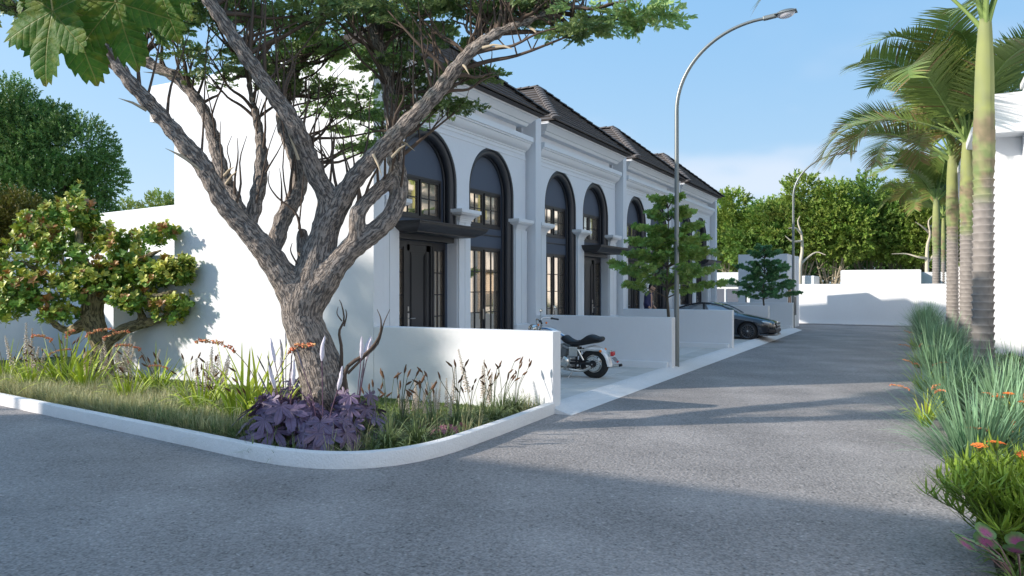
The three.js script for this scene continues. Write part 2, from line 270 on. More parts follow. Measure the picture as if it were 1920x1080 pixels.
const grooves = (z0, z1, x, y0, y1) => { const w = z1 - z0, c = (z0 + z1) / 2, g = 0.008; return [box(0, x, y0, y1, z0, c - g), box(0, x, y0, y1, c + g, z1), box(0, x - 0.025, y0, y1, c - g, c + g)]; };
function makeHouse(k, s, label) {
  const zc = HZ(k) - 0.32 - INNER, h = thing('terraced_house', label, 'house', [XF, 0, zc], 0, 'white terraced houses of the row');
  const dA = ARCH, wA = -ARCH;                                           // door arch and window arch
  const shape = new THREE.Shape(); const WI = INNER - 0.1; shape.moveTo(-WI, 0); shape.lineTo(WI, 0); shape.lineTo(WI, 5.86); shape.lineTo(-WI, 5.86); shape.lineTo(-WI, 0);
  for (const a of [dA, wA]) shape.holes.push(archPath(-s * a, AR, FLOOR, THREE.Path));
  const wg = alongX(new THREE.ExtrudeGeometry(shape, { depth: 0.25, bevelEnabled: false, curveSegments: 40 })); wg.translate(-0.25, 0, 0);
  part('wall', boxUV(wg), M.plaster, h);
  // party wall on the near side (and on the far side of the last house)
  const side = [[0.25, 0], [0.25, 6.45], [-5.95, 6.45], [-5.95, 5.66], [-5.15, 5.66], [-5.15, 0]];
  const mk = (z1) => { const g = extrude(side.slice().reverse(), 0.32); g.translate(0, 0, z1 - 0.32); return boxUV(g); };
  part('party_wall', mk(INNER + 0.32), M.plaster, h);
  if (k === 3) part('party_wall', mk(-INNER), M.plaster, h);
  part('roof_slab', box(-5.9, -4.6, 5.7, 6.4, -INNER, INNER), M.plaster, h);
  part('rear_wall', box(-5.12, -4.97, 0, 5.7, -INNER, INNER), M.plaster, h);
  part('porch', boxUV(rbox(-0.1, 1.35, 0, FLOOR, -INNER + 0.005, INNER - 0.005, 0.01)), M.concrete, h);
  part('cornice', profileAlong(CORNICE, -INNER + 0.17, INNER - 0.17), M.trim, h);
  part('string_course', profileAlong(STRING, -INNER + 0.11, INNER - 0.11), M.trim, h);
  for (const q of [-1, 1]) part('recess_strip', boxUV(box(-0.4, -0.12, 0, 6.3, q * (INNER - 0.1), q * INNER)), M.plaster, h);
  part('upper_wall', boxUV(box(-4.6, -0.03, 5.80, 6.3, -2.6, 2.6)), M.plaster, h);
  { const ring = (y, o) => [V(-4.6, y, -2.6 - o), V(-0.03 + o, y, -2.6 - o), V(-0.03 + o, y, 2.6 + o), V(-4.6, y, 2.6 + o)], o = []; let t = ring(6.12, 0);
    for (const [q, y] of EAVE.slice(1).concat([[0.3, 6.43]])) { const b = ring(y, q - 0.1); for (let e = 0; e < 3; e++) quad(o, b[e], t[e], t[e + 1], b[e + 1]); t = b; } quad(o, t[0], t[1], t[2], t[3]);
    part('eave_moulding', toCreasedNormals(boxUV(mesh3(o)), 0.4), M.trim, h); }
  // recessed dark infill in both arches
  for (const a of [dA, wA]) {
    const door = a === dA, sh = archPath(-s * a, AR - 0.002, FLOOR, THREE.Shape);
    sh.holes.push(rectPath(-s * a - 0.8, -s * a + 0.8, 3.46, 4.34));
    sh.holes.push(door ? rectPath(-s * a - 1.0, -s * a + 1.0, FLOOR, 2.98) : rectPath(-s * a - 0.8, -s * a + 0.8, FLOOR, 2.98));
    const g = alongX(new THREE.ExtrudeGeometry(sh, { depth: 0.08, bevelEnabled: false, curveSegments: 40 })); g.translate(-0.33, 0, 0);
    part('arch_infill', boxUV(g), M.darkPaint, h);
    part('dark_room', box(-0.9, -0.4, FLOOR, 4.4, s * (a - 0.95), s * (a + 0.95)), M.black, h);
    part('infill_rail', rbox(-0.26, -0.228, 3.27, 3.30, s * (a - AR + 0.01), s * (a + AR - 0.01), 0.006), M.darkRoll, h);
    // rolled moulding round the opening
    const y0 = door ? 3.3 : FLOOR, pts = [], pts2 = [];
    const run = (r, x) => { const p = []; for (let y = y0; y < SPRING; y += 0.48) p.push(V(x, y, s * (a + r))); for (let i = 0; i <= 28; i++) { const f = Math.PI * i / 28; p.push(V(x, SPRING + r * Math.sin(f), s * (a + r * Math.cos(f)))); } for (let y = SPRING - 0.3; y > y0; y -= 0.48) p.push(V(x, y, s * (a - r))); p.push(V(x, y0, s * (a - r))); return p; };
    part('arch_moulding', merge([tube(run(AR - 0.085, -0.135), 0.1, 12), tube(run(AR - 0.03, -0.03), 0.034, 8), tube(run(AR - 0.17, -0.225), 0.03, 8)]), M.darkRoll, h);
    sash(h, 'window', a - 0.8, a + 0.8, 3.46, 4.34, [[a - 0.745, a - 0.03, 2], [a + 0.03, a + 0.745, 2]], 2, -0.31, s);
    if (!door) { const w = sash(h, 'french_window', a - 0.8, a + 0.8, FLOOR + 0.02, 2.98, [[a - 0.745, a - 0.03, 2], [a + 0.03, a + 0.745, 2]], 5, -0.31, s);
      part('handle', merge([rbox(-0.24, -0.205, 1.25, 1.5, s * a + 0.045, s * a + 0.07, 0.008)]), M.steel, w); }
    else {
      const d = part('door', null, null, h), x = -0.34, dl = [a - 0.43, a + 0.43];
      const leaf = [box(x, x + 0.05, FLOOR, 2.9, s * dl[0], s * dl[1])], rim = (o, w, t) => { const a0 = dl[0] + o, a1 = dl[1] - o, b0 = FLOOR + o + 0.06, b1 = 2.9 - o; for (const q of [[a0, a1, b0, b0 + w], [a0, a1, b1 - w, b1], [a0, a0 + w, b0, b1], [a1 - w, a1, b0, b1]]) leaf.push(box(x + 0.05, x + 0.05 + t, q[2], q[3], s * q[0], s * q[1])); };
      rim(0.0, 0.13, 0.012); rim(0.16, 0.022, 0.016); rim(0.205, 0.012, 0.01);
      part('door_leaf', merge(leaf), M.doorPaint, d);
      part('door_frame', merge([box(x - 0.02, x + 0.09, 2.9, 2.98, s * (a - 1.0), s * (a + 1.0)), ...[-1, 1].map((q) => box(x - 0.02, x + 0.09, FLOOR, 2.9, s * (a + q * 0.43), s * (a + q * 0.5)))]), M.frame, d);
      const ha = dl[1] - 0.065, hg = [rbox(x + 0.06, x + 0.085, 1.2, 1.48, s * ha - 0.03, s * ha + 0.03, 0.01), rbox(x + 0.06, x + 0.08, 1.52, 1.62, s * ha - 0.022, s * ha + 0.022, 0.008), tube([V(x + 0.08, 1.37, s * ha), V(x + 0.14, 1.37, s * ha)], 0.012), tube([V(x + 0.138, 1.37, s * ha), V(x + 0.138, 1.37, s * (ha - 0.15))], 0.012)];
      part('door_handle', merge(hg), M.steel, d);
      for (const q of [-1, 1]) { const e = [a + q * 0.5, a + q * 0.98].sort((m, n) => m - n); sash(h, 'sidelight', e[0], e[1], FLOOR + 0.02, 2.9, [[e[0] + 0.03, e[1] - 0.03, 2]], 5, -0.33, s); }
      // canopy above the door
      const ring = (y, o) => [V(-0.02, y, a * s - 1.31 + o), V(0.69 - o, y, a * s - 1.31 + o), V(0.69 - o, y, a * s + 1.31 - o), V(-0.02, y, a * s + 1.31 - o)];
      const pr = [[3.30, 0.015], [3.296, 0.0], [3.275, 0], [3.27, 0.018], [3.24, 0.022], [3.2, 0.05], [3.15, 0.12], [3.12, 0.19], [3.105, 0.22], [3.09, 0.22]], o = [];
      let t = ring(...pr[0]); quad(o, t[0], t[3], t[2], t[1]); for (let i = 1; i < pr.length; i++) { const b = ring(...pr[i]); for (let e = 0; e < 3; e++) quad(o, t[e], t[e + 1], b[e + 1], b[e]); t = b; } quad(o, t[0], t[1], t[2], t[3]);
      part('canopy', toCreasedNormals(boxUV(mesh3(o)), 0.4), M.canopy, h);
      part('canopy_bracket', box(-0.24, -0.02, 2.985, 3.1, s * a - 1.0, s * a + 1.0), M.frame, h);
    }
  }
  // pilasters with capitals and bases
  for (const [p, q] of [[-INNER + 0.01, wA - AR], [wA + AR, dA - AR], [dA + AR, INNER - 0.01]]) {
    const z0 = Math.min(s * p, s * q) , z1 = Math.max(s * p, s * q);
    part('pilaster', boxUV(merge(grooves(Math.max(z0 + 0.02, -INNER + 0.11), Math.min(z1 - 0.02, INNER - 0.11), 0.05, FLOOR, 3.47))), M.trim, h);
    const cl = (z0 < -INNER + 0.1) ? [z0 + 0.22, z1] : (z1 > INNER - 0.1) ? [z0, z1 - 0.22] : [z0, z1];
    part('capital', cove(0.05, cl[0] + 0.03, cl[1] - 0.03, 3.46, 3.74, 0.165), M.trim, h);
    part('pilaster_base', boxUV(rbox(-0.1, 0.1, FLOOR, 1.09, z0 - 0.012, z1 + 0.012, 0.035, 3)), M.trim, h);
  }
  // hipped roof: courses of flat tiles, ridge tiles on the hips and the ridge
  const roof = part('roof', null, null, h), ye = 6.42, xa = 0.60, xr = -1.41, xb = -3.4, hw = INNER - 0.12, yr = 8.2;
  const A = V(xa, ye, hw), B = V(xa, ye, -hw), T = V(xr, yr, 0), T2 = V(xb, yr, 0), A2 = V(-5.0, ye, hw), B2 = V(-5.0, ye, -hw);
  const slope = (P, Q, U, W, n) => { const nn = Q.clone().sub(P).cross(U.clone().sub(P)).normalize(); if (nn.y < 0) nn.negate();
    for (let i = 0; i < n; i++) { const f = i / n, g = (i + 1.08) / n; part('tile_course', courseGeo(P.clone().lerp(U, f), Q.clone().lerp(W, f), P.clone().lerp(U, Math.min(g, 1)), Q.clone().lerp(W, Math.min(1, g)), nn, 0.05, 0.044), M.tile[(i * 2 + k) % 3], roof); } };
  slope(A, B, T, T, 12); slope(A2, A, T2, T, 13); slope(B, B2, T, T2, 13);
  const deck = []; for (const [p, q, r, t] of [[A, B, T, T], [A2, A, T, T2], [B, B2, T2, T], [B2, A2, T2, T2]]) quad(deck, p, q, r, t); quad(deck, A.clone().setY(ye - 0.03), A2.clone().setY(ye - 0.03), B2.clone().setY(ye - 0.03), B.clone().setY(ye - 0.03));
  part('roof_deck', mesh3(deck), M.tile[0], roof);
  caps(roof, A.clone().add(V(0.04, 0, 0.02)), T, 0.27); caps(roof, B.clone().add(V(0.04, 0, -0.02)), T, 0.27); caps(roof, T, T2, 0.3);
  return h;
}
M.canopy = new THREE.MeshStandardMaterial({ color: C(0.03, 0.027, 0.028), roughness: 0.5, bumpMap: tex(256, 256, (u, v) => fbm(u * 4, v * 60, 4, 60, 71, 3), [0.6, 0.6], false), bumpScale: 0.004 });
makeHouse(0, 1, 'white house at the near end of the row with the tall blank side wall');
makeHouse(1, -1, 'second white house from the near end, behind the parked motorcycle');
makeHouse(2, 1, 'third white house in the row, with the man standing before its door');
makeHouse(3, -1, 'farthest white house of the row, behind the dark car');

// low walls between the front yards
const FRONT_WALLS = ['long sunlit low wall beside the flower bed, nearest the camera', 'low shaded wall beside the motorcycle with the near lamp post at its end', 'low shaded wall standing in front of the dark car', 'low shaded wall just behind the dark car with the small far tree', 'farthest low wall of the row, beside the second lamp post'];
FRONT_WALLS.forEach((label, k) => {
  const w = thing('garden_wall', label, 'wall', [-6.9, 0, HZ(k) - 0.15], 0, 'low walls dividing the front yards');
  part('wall', boxUV(rbox(-1.8 + (k ? 0 : 0), 1.8, -0.02, 1.3, -0.145, 0.145, 0.012, 2)), M.plaster, w);
  for (const q of k ? [-1, 1] : [-1]) part('plinth', boxUV(rbox(-1.8, 1.72, 0.0, 0.25, q * 0.147, q * 0.29, 0.012, 2)), M.trim, w);
});
// ---------------------------------------------------------------- smooth bodies from tapered limbs (surface nets on a distance field)
// limbs: { a, b, ra, rb, s } capsules; k is the blend; cell the grid size; rough(p, limb, t) adds relief; uvScale in metres
function organic(limbs, { cell = 0.04, k = 0.06, rough = null, floor = -1e9 } = {}) {
  const bs = limbs.map((l) => { const r = Math.max(l.ra, l.rb) + k * 1.5 + cell * 2; return { ...l, d: l.b.clone().sub(l.a), r, lo: [Math.min(l.a.x, l.b.x) - r, Math.min(l.a.y, l.b.y) - r, Math.min(l.a.z, l.b.z) - r], hi: [Math.max(l.a.x, l.b.x) + r, Math.max(l.a.y, l.b.y) + r, Math.max(l.a.z, l.b.z) + r] }; });
  const lo = [1e9, 1e9, 1e9], hi = [-1e9, -1e9, -1e9];
  for (const b of bs) for (let i = 0; i < 3; i++) { lo[i] = Math.min(lo[i], b.lo[i]); hi[i] = Math.max(hi[i], b.hi[i]); }
  const B = 8, n = [0, 1, 2].map((i) => Math.ceil((hi[i] - lo[i]) / cell / B) * B + 1), nb = n.map((x) => (x - 1) / B);
  const near = new Map();
  for (const b of bs) { const c0 = [0, 1, 2].map((i) => clamp(Math.floor((b.lo[i] - lo[i]) / cell / B) - 0, 0, nb[i] - 1)), c1 = [0, 1, 2].map((i) => clamp(Math.floor((b.hi[i] - lo[i]) / cell / B), 0, nb[i] - 1));
    for (let x = c0[0]; x <= c1[0]; x++) for (let y = c0[1]; y <= c1[1]; y++) for (let z = c0[2]; z <= c1[2]; z++) { const id = (z * nb[1] + y) * nb[0] + x;
      const cx = lo[0] + (x + 0.5) * B * cell - b.a.x, cy = lo[1] + (y + 0.5) * B * cell - b.a.y, cz = lo[2] + (z + 0.5) * B * cell - b.a.z, L = b.d.lengthSq() || 1, t = clamp((cx * b.d.x + cy * b.d.y + cz * b.d.z) / L, 0, 1);
      if (Math.hypot(cx - t * b.d.x, cy - t * b.d.y, cz - t * b.d.z) > b.r + B * cell * 0.9) continue;
      let l = near.get(id); if (!l) near.set(id, l = []); l.push(b); } }
  const val = new Map(), ev = (x, y, z, list) => {
    const px = lo[0] + x * cell, py = lo[1] + y * cell, pz = lo[2] + z * cell; let d = 1e3, best = 1e3, bl = null, bt = 0;
    for (const b of list) { const ax = px - b.a.x, ay = py - b.a.y, az = pz - b.a.z, L = b.d.lengthSq() || 1e-9, t = clamp((ax * b.d.x + ay * b.d.y + az * b.d.z) / L, 0, 1);
      const q = Math.hypot(ax - t * b.d.x, ay - t * b.d.y, az - t * b.d.z) - lerp(b.ra, b.rb, t); if (q < best) { best = q; bl = b; bt = t; }
      const kk = Math.min(b.k ?? k, k), h = Math.max(kk - Math.abs(d - q), 0) / kk; d = Math.min(d, q) - h * h * kk * 0.25; }
    if (rough && bl && Math.abs(d) < 0.2) d += rough(px, py, pz, bl, bt);
    return d; };
  const pos = [], vid = new Map(), key = (x, y, z) => (z * n[1] + y) * n[0] + x;
  const cells = [];
  for (const [id, list] of near) {
    const bx = id % nb[0], by = Math.floor(id / nb[0]) % nb[1], bz = Math.floor(id / nb[0] / nb[1]), S = B + 1, f = new Float32Array(S * S * S);
    let mn = 1e9, mx = -1e9;
    for (let z = 0; z < S; z++) for (let y = 0; y < S; y++) for (let x = 0; x < S; x++) { const K = key(bx * B + x, by * B + y, bz * B + z); let v = val.get(K); 
      if (v === undefined) { v = ev(bx * B + x, by * B + y, bz * B + z, list); if (x === 0 || y === 0 || z === 0 || x === B || y === B || z === B) val.set(K, v); } f[(z * S + y) * S + x] = v; mn = Math.min(mn, v); mx = Math.max(mx, v); }
    if (mn > 0 || mx < 0) continue;
    for (let z = 0; z < B; z++) for (let y = 0; y < B; y++) for (let x = 0; x < B; x++) {
      const o = (z * S + y) * S + x, c = [f[o], f[o + 1], f[o + S], f[o + S + 1], f[o + S * S], f[o + S * S + 1], f[o + S * S + S], f[o + S * S + S + 1]]; let m = 0; for (let i = 0; i < 8; i++) if (c[i] < 0) m |= 1 << i; if (m === 0 || m === 255) continue;
      let sx = 0, sy = 0, sz = 0, cnt = 0;
      for (const [i, j] of [[0, 1], [2, 3], [4, 5], [6, 7], [0, 2], [1, 3], [4, 6], [5, 7], [0, 4], [1, 5], [2, 6], [3, 7]]) if ((c[i] < 0) !== (c[j] < 0)) { const t = c[i] / (c[i] - c[j]); sx += lerp(i & 1, j & 1, t); sy += lerp((i >> 1) & 1, (j >> 1) & 1, t); sz += lerp((i >> 2) & 1, (j >> 2) & 1, t); cnt++; }
      const X = bx * B + x, Y = by * B + y, Z = bz * B + z;
      vid.set(key(X, Y, Z), pos.length / 3); pos.push(lo[0] + (X + sx / cnt) * cell, Math.max(floor, lo[1] + (Y + sy / cnt) * cell), lo[2] + (Z + sz / cnt) * cell);
      cells.push([X, Y, Z, c[0] < 0, c[1] < 0, c[2] < 0, c[4] < 0]);
    }
  }
  const idx = [], q4 = (a, b, c, d, flip) => { if (a === undefined || b === undefined || c === undefined || d === undefined) return; flip ? idx.push(a, c, b, a, d, c) : idx.push(a, b, c, a, c, d); };
  for (const [x, y, z, s0, sX, sY, sZ] of cells) {
    if (s0 !== sX) q4(vid.get(key(x, y, z)), vid.get(key(x, y - 1, z)), vid.get(key(x, y - 1, z - 1)), vid.get(key(x, y, z - 1)), !s0);
    if (s0 !== sY) q4(vid.get(key(x, y, z)), vid.get(key(x, y, z - 1)), vid.get(key(x - 1, y, z - 1)), vid.get(key(x - 1, y, z)), !s0);
    if (s0 !== sZ) q4(vid.get(key(x, y, z)), vid.get(key(x - 1, y, z)), vid.get(key(x - 1, y - 1, z)), vid.get(key(x, y - 1, z)), !s0);
  }
  const g = new THREE.BufferGeometry(); g.setAttribute('position', new THREE.Float32BufferAttribute(pos, 3)); g.setIndex(idx); g.computeVertexNormals();
  return { g, bs };
}
function barkUV({ g, bs }, period = 0.5) {                              // wraps the bark round the nearest limb, along its length
  const q = g.toNonIndexed(), p = q.attributes.position, uv = new Float32Array(p.count * 2); let acc = 0;
  for (const b of bs) { b.L = b.d.length(); b.s0 = b.s ?? acc; acc += b.L; const t = b.d.clone().normalize(); b.t = t; b.u = V(0.13, 0.21, 0.97).cross(t).normalize(); b.v = t.clone().cross(b.u); }
  const c = new THREE.Vector3(), e = new THREE.Vector3();
  for (let i = 0; i < p.count; i += 3) {
    c.set((p.getX(i) + p.getX(i + 1) + p.getX(i + 2)) / 3, (p.getY(i) + p.getY(i + 1) + p.getY(i + 2)) / 3, (p.getZ(i) + p.getZ(i + 1) + p.getZ(i + 2)) / 3);
    let best = 1e9, bl = bs[0]; for (const b of bs) { if (c.x < b.lo[0] || c.x > b.hi[0] || c.y < b.lo[1] || c.y > b.hi[1] || c.z < b.lo[2] || c.z > b.hi[2]) continue; e.copy(c).sub(b.a); const t = clamp(e.dot(b.t) / b.L, 0, 1), dd = e.addScaledVector(b.d, -t).length() - lerp(b.ra, b.rb, t); if (dd < best) { best = dd; bl = b; } }
    const wraps = Math.max(1, Math.round(2 * Math.PI * (bl.ra + bl.rb) / 2 / period)); let ref = null;
    for (let j = 0; j < 3; j++) { e.set(p.getX(i + j), p.getY(i + j), p.getZ(i + j)).sub(bl.a); let a = Math.atan2(e.dot(bl.v), e.dot(bl.u)) / (2 * Math.PI); if (ref === null) ref = a; else { if (a - ref > 0.5) a -= 1; if (ref - a > 0.5) a += 1; }
      uv[2 * (i + j)] = a * wraps; uv[2 * (i + j) + 1] = (bl.s0 + e.dot(bl.t)) / period / 2; }
  }
  q.setAttribute('uv', new THREE.BufferAttribute(uv, 2)); return q;
}
function limbsOf(list) {                                                // polyline of { p, r } -> limbs with running length
  const out = []; let s = 0; for (let i = 1; i < list.length; i++) { out.push({ a: list[i - 1].p, b: list[i].p, ra: list[i - 1].r, rb: list[i].r, s }); s += list[i].p.distanceTo(list[i - 1].p); } return out;
}
function bend(list, n = 3, wob = 0) {                                   // more points between, on a smooth curve, with a little wobble
  const c = new THREE.CatmullRomCurve3(list.map((q) => q.p), false, 'centripetal'), N = (list.length - 1) * n, o = [];
  for (let i = 0; i <= N; i++) { const t = i / N * (list.length - 1), k = Math.min(list.length - 2, Math.floor(t)), p = c.getPoint(i / N); if (wob && i && i < N) p.add(V(gauss(), gauss(), gauss()).multiplyScalar(wob)); o.push({ p, r: lerp(list[k].r, list[k + 1].r, t - k) }); } return o;
}
const barkMap = tex(512, 1024, (u, v) => {
  const w = 0.12 * (fbm(u * 5, v * 6, 5, 6, 3, 3) - 0.5), f = fbm((u + w) * 22, v * 9, 22, 9, 8, 4), g = fbm((u + w) * 60, v * 40, 60, 40, 18, 3), b = fbm(u * 4, v * 5, 4, 5, 29, 3), k = smooth(0.32, 0.62, f) * 0.75 + 0.35 * g;
  return [lerp(0.055, 0.38, k) * lerp(0.8, 1.15, b), lerp(0.05, 0.325, k) * lerp(0.85, 1.1, b), lerp(0.05, 0.28, k) * lerp(0.92, 1.05, b)];
});
const barkBump = tex(512, 1024, (u, v) => { const w = 0.12 * (fbm(u * 5, v * 6, 5, 6, 3, 3) - 0.5), f = fbm((u + w) * 22, v * 9, 22, 9, 8, 4), g = fbm((u + w) * 60, v * 40, 60, 40, 18, 3); return smooth(0.3, 0.65, f) * 0.7 + 0.3 * g; }, [1, 1], false);
M.bark = new THREE.MeshStandardMaterial({ color: C(1, 1, 1), roughness: 0.92, map: barkMap, bumpMap: barkBump, bumpScale: 0.035 });
M.twig = std([0.085, 0.06, 0.045], 0.9);
M.paleTwig = std([0.42, 0.35, 0.25], 0.85);

// ---------------------------------------------------------------- leaves
function leafGeo(outline, fold = 0.15, droop = 0.2) {                   // a flat outline (half, from base to tip) mirrored and folded along its midrib; length 1 along +y, faces +z
  const o = []; const P = (x, y) => V(x, y, -Math.abs(x) * -fold - droop * y * y);
  for (let i = 1; i < outline.length; i++) for (const s of [-1, 1]) { const [x0, y0] = outline[i - 1], [x1, y1] = outline[i]; const a = P(0, y0), b = P(s * x0, y0), c = P(s * x1, y1), d = P(0, y1);
    if (x0 > 0.001) s > 0 ? o.push(a, b, c) : o.push(a, c, b); if (x1 > 0.001) s > 0 ? o.push(a, c, d) : o.push(a, d, c); }
  return mesh3(o.flatMap((v) => [v.x, v.y, v.z]));
}
const OVAL = [[0, 0], [0.2, 0.25], [0.24, 0.55], [0, 1]], OBOV = [[0, 0], [0.12, 0.3], [0.24, 0.65], [0.17, 0.9], [0, 1]], LANCE = [[0, 0], [0.07, 0.25], [0.06, 0.6], [0, 1]];
const STAR = [[0, 0], [0.42, 0.12], [0.16, 0.36], [0.5, 0.62], [0.17, 0.66], [0, 1]];
function sprig(n, leaf, { len = 0.3, size = [0.06, 0.1], spread = 1.0, flat = 0.5, stem = 0.003, up = 0.2 } = {}) {   // a twig along +y with leaves about it
  const gs = []; if (stem) gs.push(tube([V(0, 0, 0), V(0.01, len * 0.5, 0.006), V(0, len, 0)], [stem, stem * 0.8, stem * 0.3], 3, false));
  for (let i = 0; i < n; i++) { const t = (i + 0.7) / n, g = leaf.clone(), s = R(size[0], size[1]) * (t > 0.9 ? 0.8 : 1); g.scale(s, s, s);
    g.rotateY(R(-0.7, 0.7)); g.rotateX(R(-0.4, 0.4) + up); const a = i % 2 ? 1 : -1; g.rotateZ(a * (R(0.5, 1.2) * spread * (1.15 - 0.7 * t))); g.rotateY(flat > 0.5 ? R(-0.5, 0.5) : rnd() * 6.28); g.translate(0, len * t, 0); gs.push(g); }
  return merge(gs);
}
const tmpM = new THREE.Matrix4(), tmpQ = new THREE.Quaternion();
function scatter(name, geo, mat, places, parent) {                       // places: { p, q, s, c }
  const m = new THREE.InstancedMesh(geo, mat, places.length); places.forEach((k, i) => { tmpM.compose(k.p, k.q, V(k.s, k.s, k.s)); m.setMatrixAt(i, tmpM); if (k.c) m.setColorAt(i, k.c); });
  let c = partCount.get(parent); if (!c) partCount.set(parent, c = {}); const n = c[name] = (c[name] ?? -1) + 1; m.name = n ? name + '_' + String(n).padStart(3, '0') : name; m.userData.kind = 'stuff'; parent.add(m); return m;
}
function facing(dir, roll = rnd() * 6.283) { return tmpQ.clone().setFromUnitVectors(V(0, 1, 0), dir.clone().normalize()).multiply(new THREE.Quaternion().setFromAxisAngle(V(0, 1, 0), roll)); }
const leafMat = (c, tr = 0.35, rough = 0.6) => new THREE.MeshPhysicalMaterial({ color: C(...c), roughness: rough, transmission: tr, thickness: 0, side: THREE.DoubleSide, ior: 1.3 });
const tint = (r, v) => { const k = 1 + gauss() * v; return C(Math.max(0, r[0] * k * (1 + gauss() * v * 0.5)), Math.max(0, r[1] * k), Math.max(0, r[2] * k)); };
// ---------------------------------------------------------------- the great forked tree on the corner
const TREE_BASE = at(615, 812, 10.2).setY(0.02), NEARER = 0.92;
{
  const t = thing('spreading_tree', 'huge forked tree with rough grey brown bark growing from the corner flower bed', 'tree', TREE_BASE.toArray());
  const L = (rows) => rows.map(([x, y, r, d]) => ({ p: at(x, y, d * NEARER).sub(TREE_BASE), r: PXM(r, d * NEARER) * (r > 30 ? 0.95 : 0.84) }));
  const limbs = {
    trunk: L([[620, 815, 58, 11.1], [612, 770, 45, 11.1], [609, 727, 42, 11.1], [600, 690, 40, 11.1], [588, 652, 37, 11.1], [572, 615, 35, 11.1], [565, 588, 36, 11.1], [572, 556, 40, 11.1]]),
    A: L([[563, 566, 36, 11.1], [530, 515, 29, 11.0], [490, 460, 25, 10.9], [445, 412, 21, 10.8], [412, 370, 18.5, 10.7], [385, 318, 18, 10.6], [350, 275, 17, 10.5], [300, 215, 15.5, 10.4], [250, 160, 14, 10.2], [205, 100, 12.5, 10.1], [165, 40, 11, 10], [130, -40, 8, 9.9]]),
    A2: L([[455, 415, 16, 10.9], [437, 370, 15, 11.2], [420, 332, 14, 11.4], [405, 280, 13, 11.6], [393, 230, 12.5, 11.8], [368, 185, 12, 11.9], [325, 142, 11, 12], [280, 118, 9.5, 12.1], [262, 80, 7, 12.2], [250, 20, 5, 12.2]]),
    A3: L([[470, 420, 15, 11.1], [484, 360, 14, 11.5], [491, 310, 13, 11.7], [488, 260, 10, 11.9], [478, 210, 7, 12], [468, 160, 5, 12.1], [474, 90, 4, 12.2]]),
    B: L([[608, 420, 25, 11.1], [616, 375, 21, 11.0], [596, 335, 19, 10.9], [577, 290, 18.5, 10.8], [555, 238, 18, 10.6], [520, 187, 16.5, 10.5], [490, 145, 15.5, 10.4], [460, 105, 15, 10.3], [425, 50, 14, 10.2], [390, 0, 13, 10.1], [360, -60, 10, 10]]),
    D: L([[512, 475, 18, 11.2], [530, 412, 17, 11.7], [553, 372, 17, 12], [561, 335, 16.5, 12.2], [553, 290, 15.5, 12.3], [535, 242, 14.5, 12.5], [531, 195, 14.5, 12.6], [545, 145, 14, 12.7], [570, 95, 13.5, 12.8], [597, 45, 12.5, 12.9], [622, -10, 11, 13]]),
    Cc: L([[578, 545, 36, 11.1], [597, 480, 31, 11.1], [612, 430, 27, 11.1], [638, 380, 22.5, 11], [665, 335, 20, 10.9], [700, 297, 18.5, 10.8], [740, 255, 17.5, 10.7], [790, 205, 16.5, 10.5], [835, 155, 15, 10.4], [868, 112, 13, 10.2], [905, 78, 11, 10.1], [960, 50, 8, 10], [1020, 27, 5.5, 9.9], [1075, 10, 3.5, 9.8]]),
    E: L([[590, 552, 32, 11.1], [625, 505, 25, 11.0], [660, 465, 22, 11.0], [695, 440, 20.5, 11.0], [728, 412, 18.5, 11.1], [745, 380, 17.5, 11.2], [749, 343, 17, 11.3], [742, 300, 16.5, 11.5], [741, 260, 16.5, 11.6], [735, 213, 15, 11.7], [726, 150, 13.5, 11.8], [712, 90, 12.5, 11.9], [698, 25, 11.5, 12], [690, -40, 9, 12]]),
    E2: L([[668, 465, 16, 11.0], [668, 425, 14.5, 10.9], [671, 398, 14, 10.9], [692, 372, 13, 11.0], [715, 352, 12.5, 11.1], [740, 328, 13, 11.35]]),
    stub: L([[565, 530, 14, 11.4], [570, 465, 14, 11.3], [568, 438, 11, 11.3]]),
    knob: L([[602, 760, 24, 10.85], [598, 738, 15, 10.65]]),
    rootA: L([[600, 800, 26, 11.1], [560, 822, 16, 10.9]]), rootB: L([[630, 800, 26, 11.1], [668, 815, 14, 11.1]]),
  };
  const all = []; for (const [n, l] of Object.entries(limbs)) for (const q of limbsOf(bend(l, n === 'trunk' ? 2 : 2, 0.006))) all.push(q);
  const rough = (x, y, z) => 0.016 * (n3(x * 8, y * 4, z * 8) - 0.5) + 0.018 * (n3(x * 26, y * 10, z * 26) - 0.5);
  part('trunk', barkUV(organic(all, { cell: 0.022, k: 0.06, rough, floor: -0.05 }), 0.27), M.bark, t);
  // thinner boughs and upright twigs that carry the leaf layers
  const pads = [[400, 120, 11.8, 70, 55], [330, 35, 11.5, 80, 42], [440, 25, 11, 85, 35], [545, 20, 11.2, 85, 40], [650, 30, 11, 80, 40], [500, 115, 12.6, 80, 50], [600, 105, 12.6, 75, 50], [690, 95, 12.8, 95, 55], [770, 55, 12, 95, 45],
    [655, 180, 12.9, 70, 42], [720, 225, 12.9, 75, 45], [800, 150, 12.2, 85, 42], [893, 140, 11.7, 60, 24], [835, 205, 12, 60, 26], [800, 15, 10.6, 95, 25], [905, 10, 10.4, 95, 24], [1000, 12, 10.1, 85, 20], [1150, 34, 9.8, 100, 25], [1085, 58, 9.8, 42, 10],
    [690, 275, 12.8, 45, 22], [560, 170, 12.8, 55, 35], [25, 15, 10.2, 40, 18], [120, -40, 10, 90, 40], [280, -90, 10.5, 150, 50], [460, -120, 11, 160, 50], [640, -140, 11.5, 170, 50], [820, -110, 11, 160, 45], [1000, -70, 10.3, 130, 36], [740, -40, 12.4, 130, 40], [560, -60, 12.4, 130, 40], [380, -60, 12, 120, 40], [900, -60, 11.4, 100, 30]];
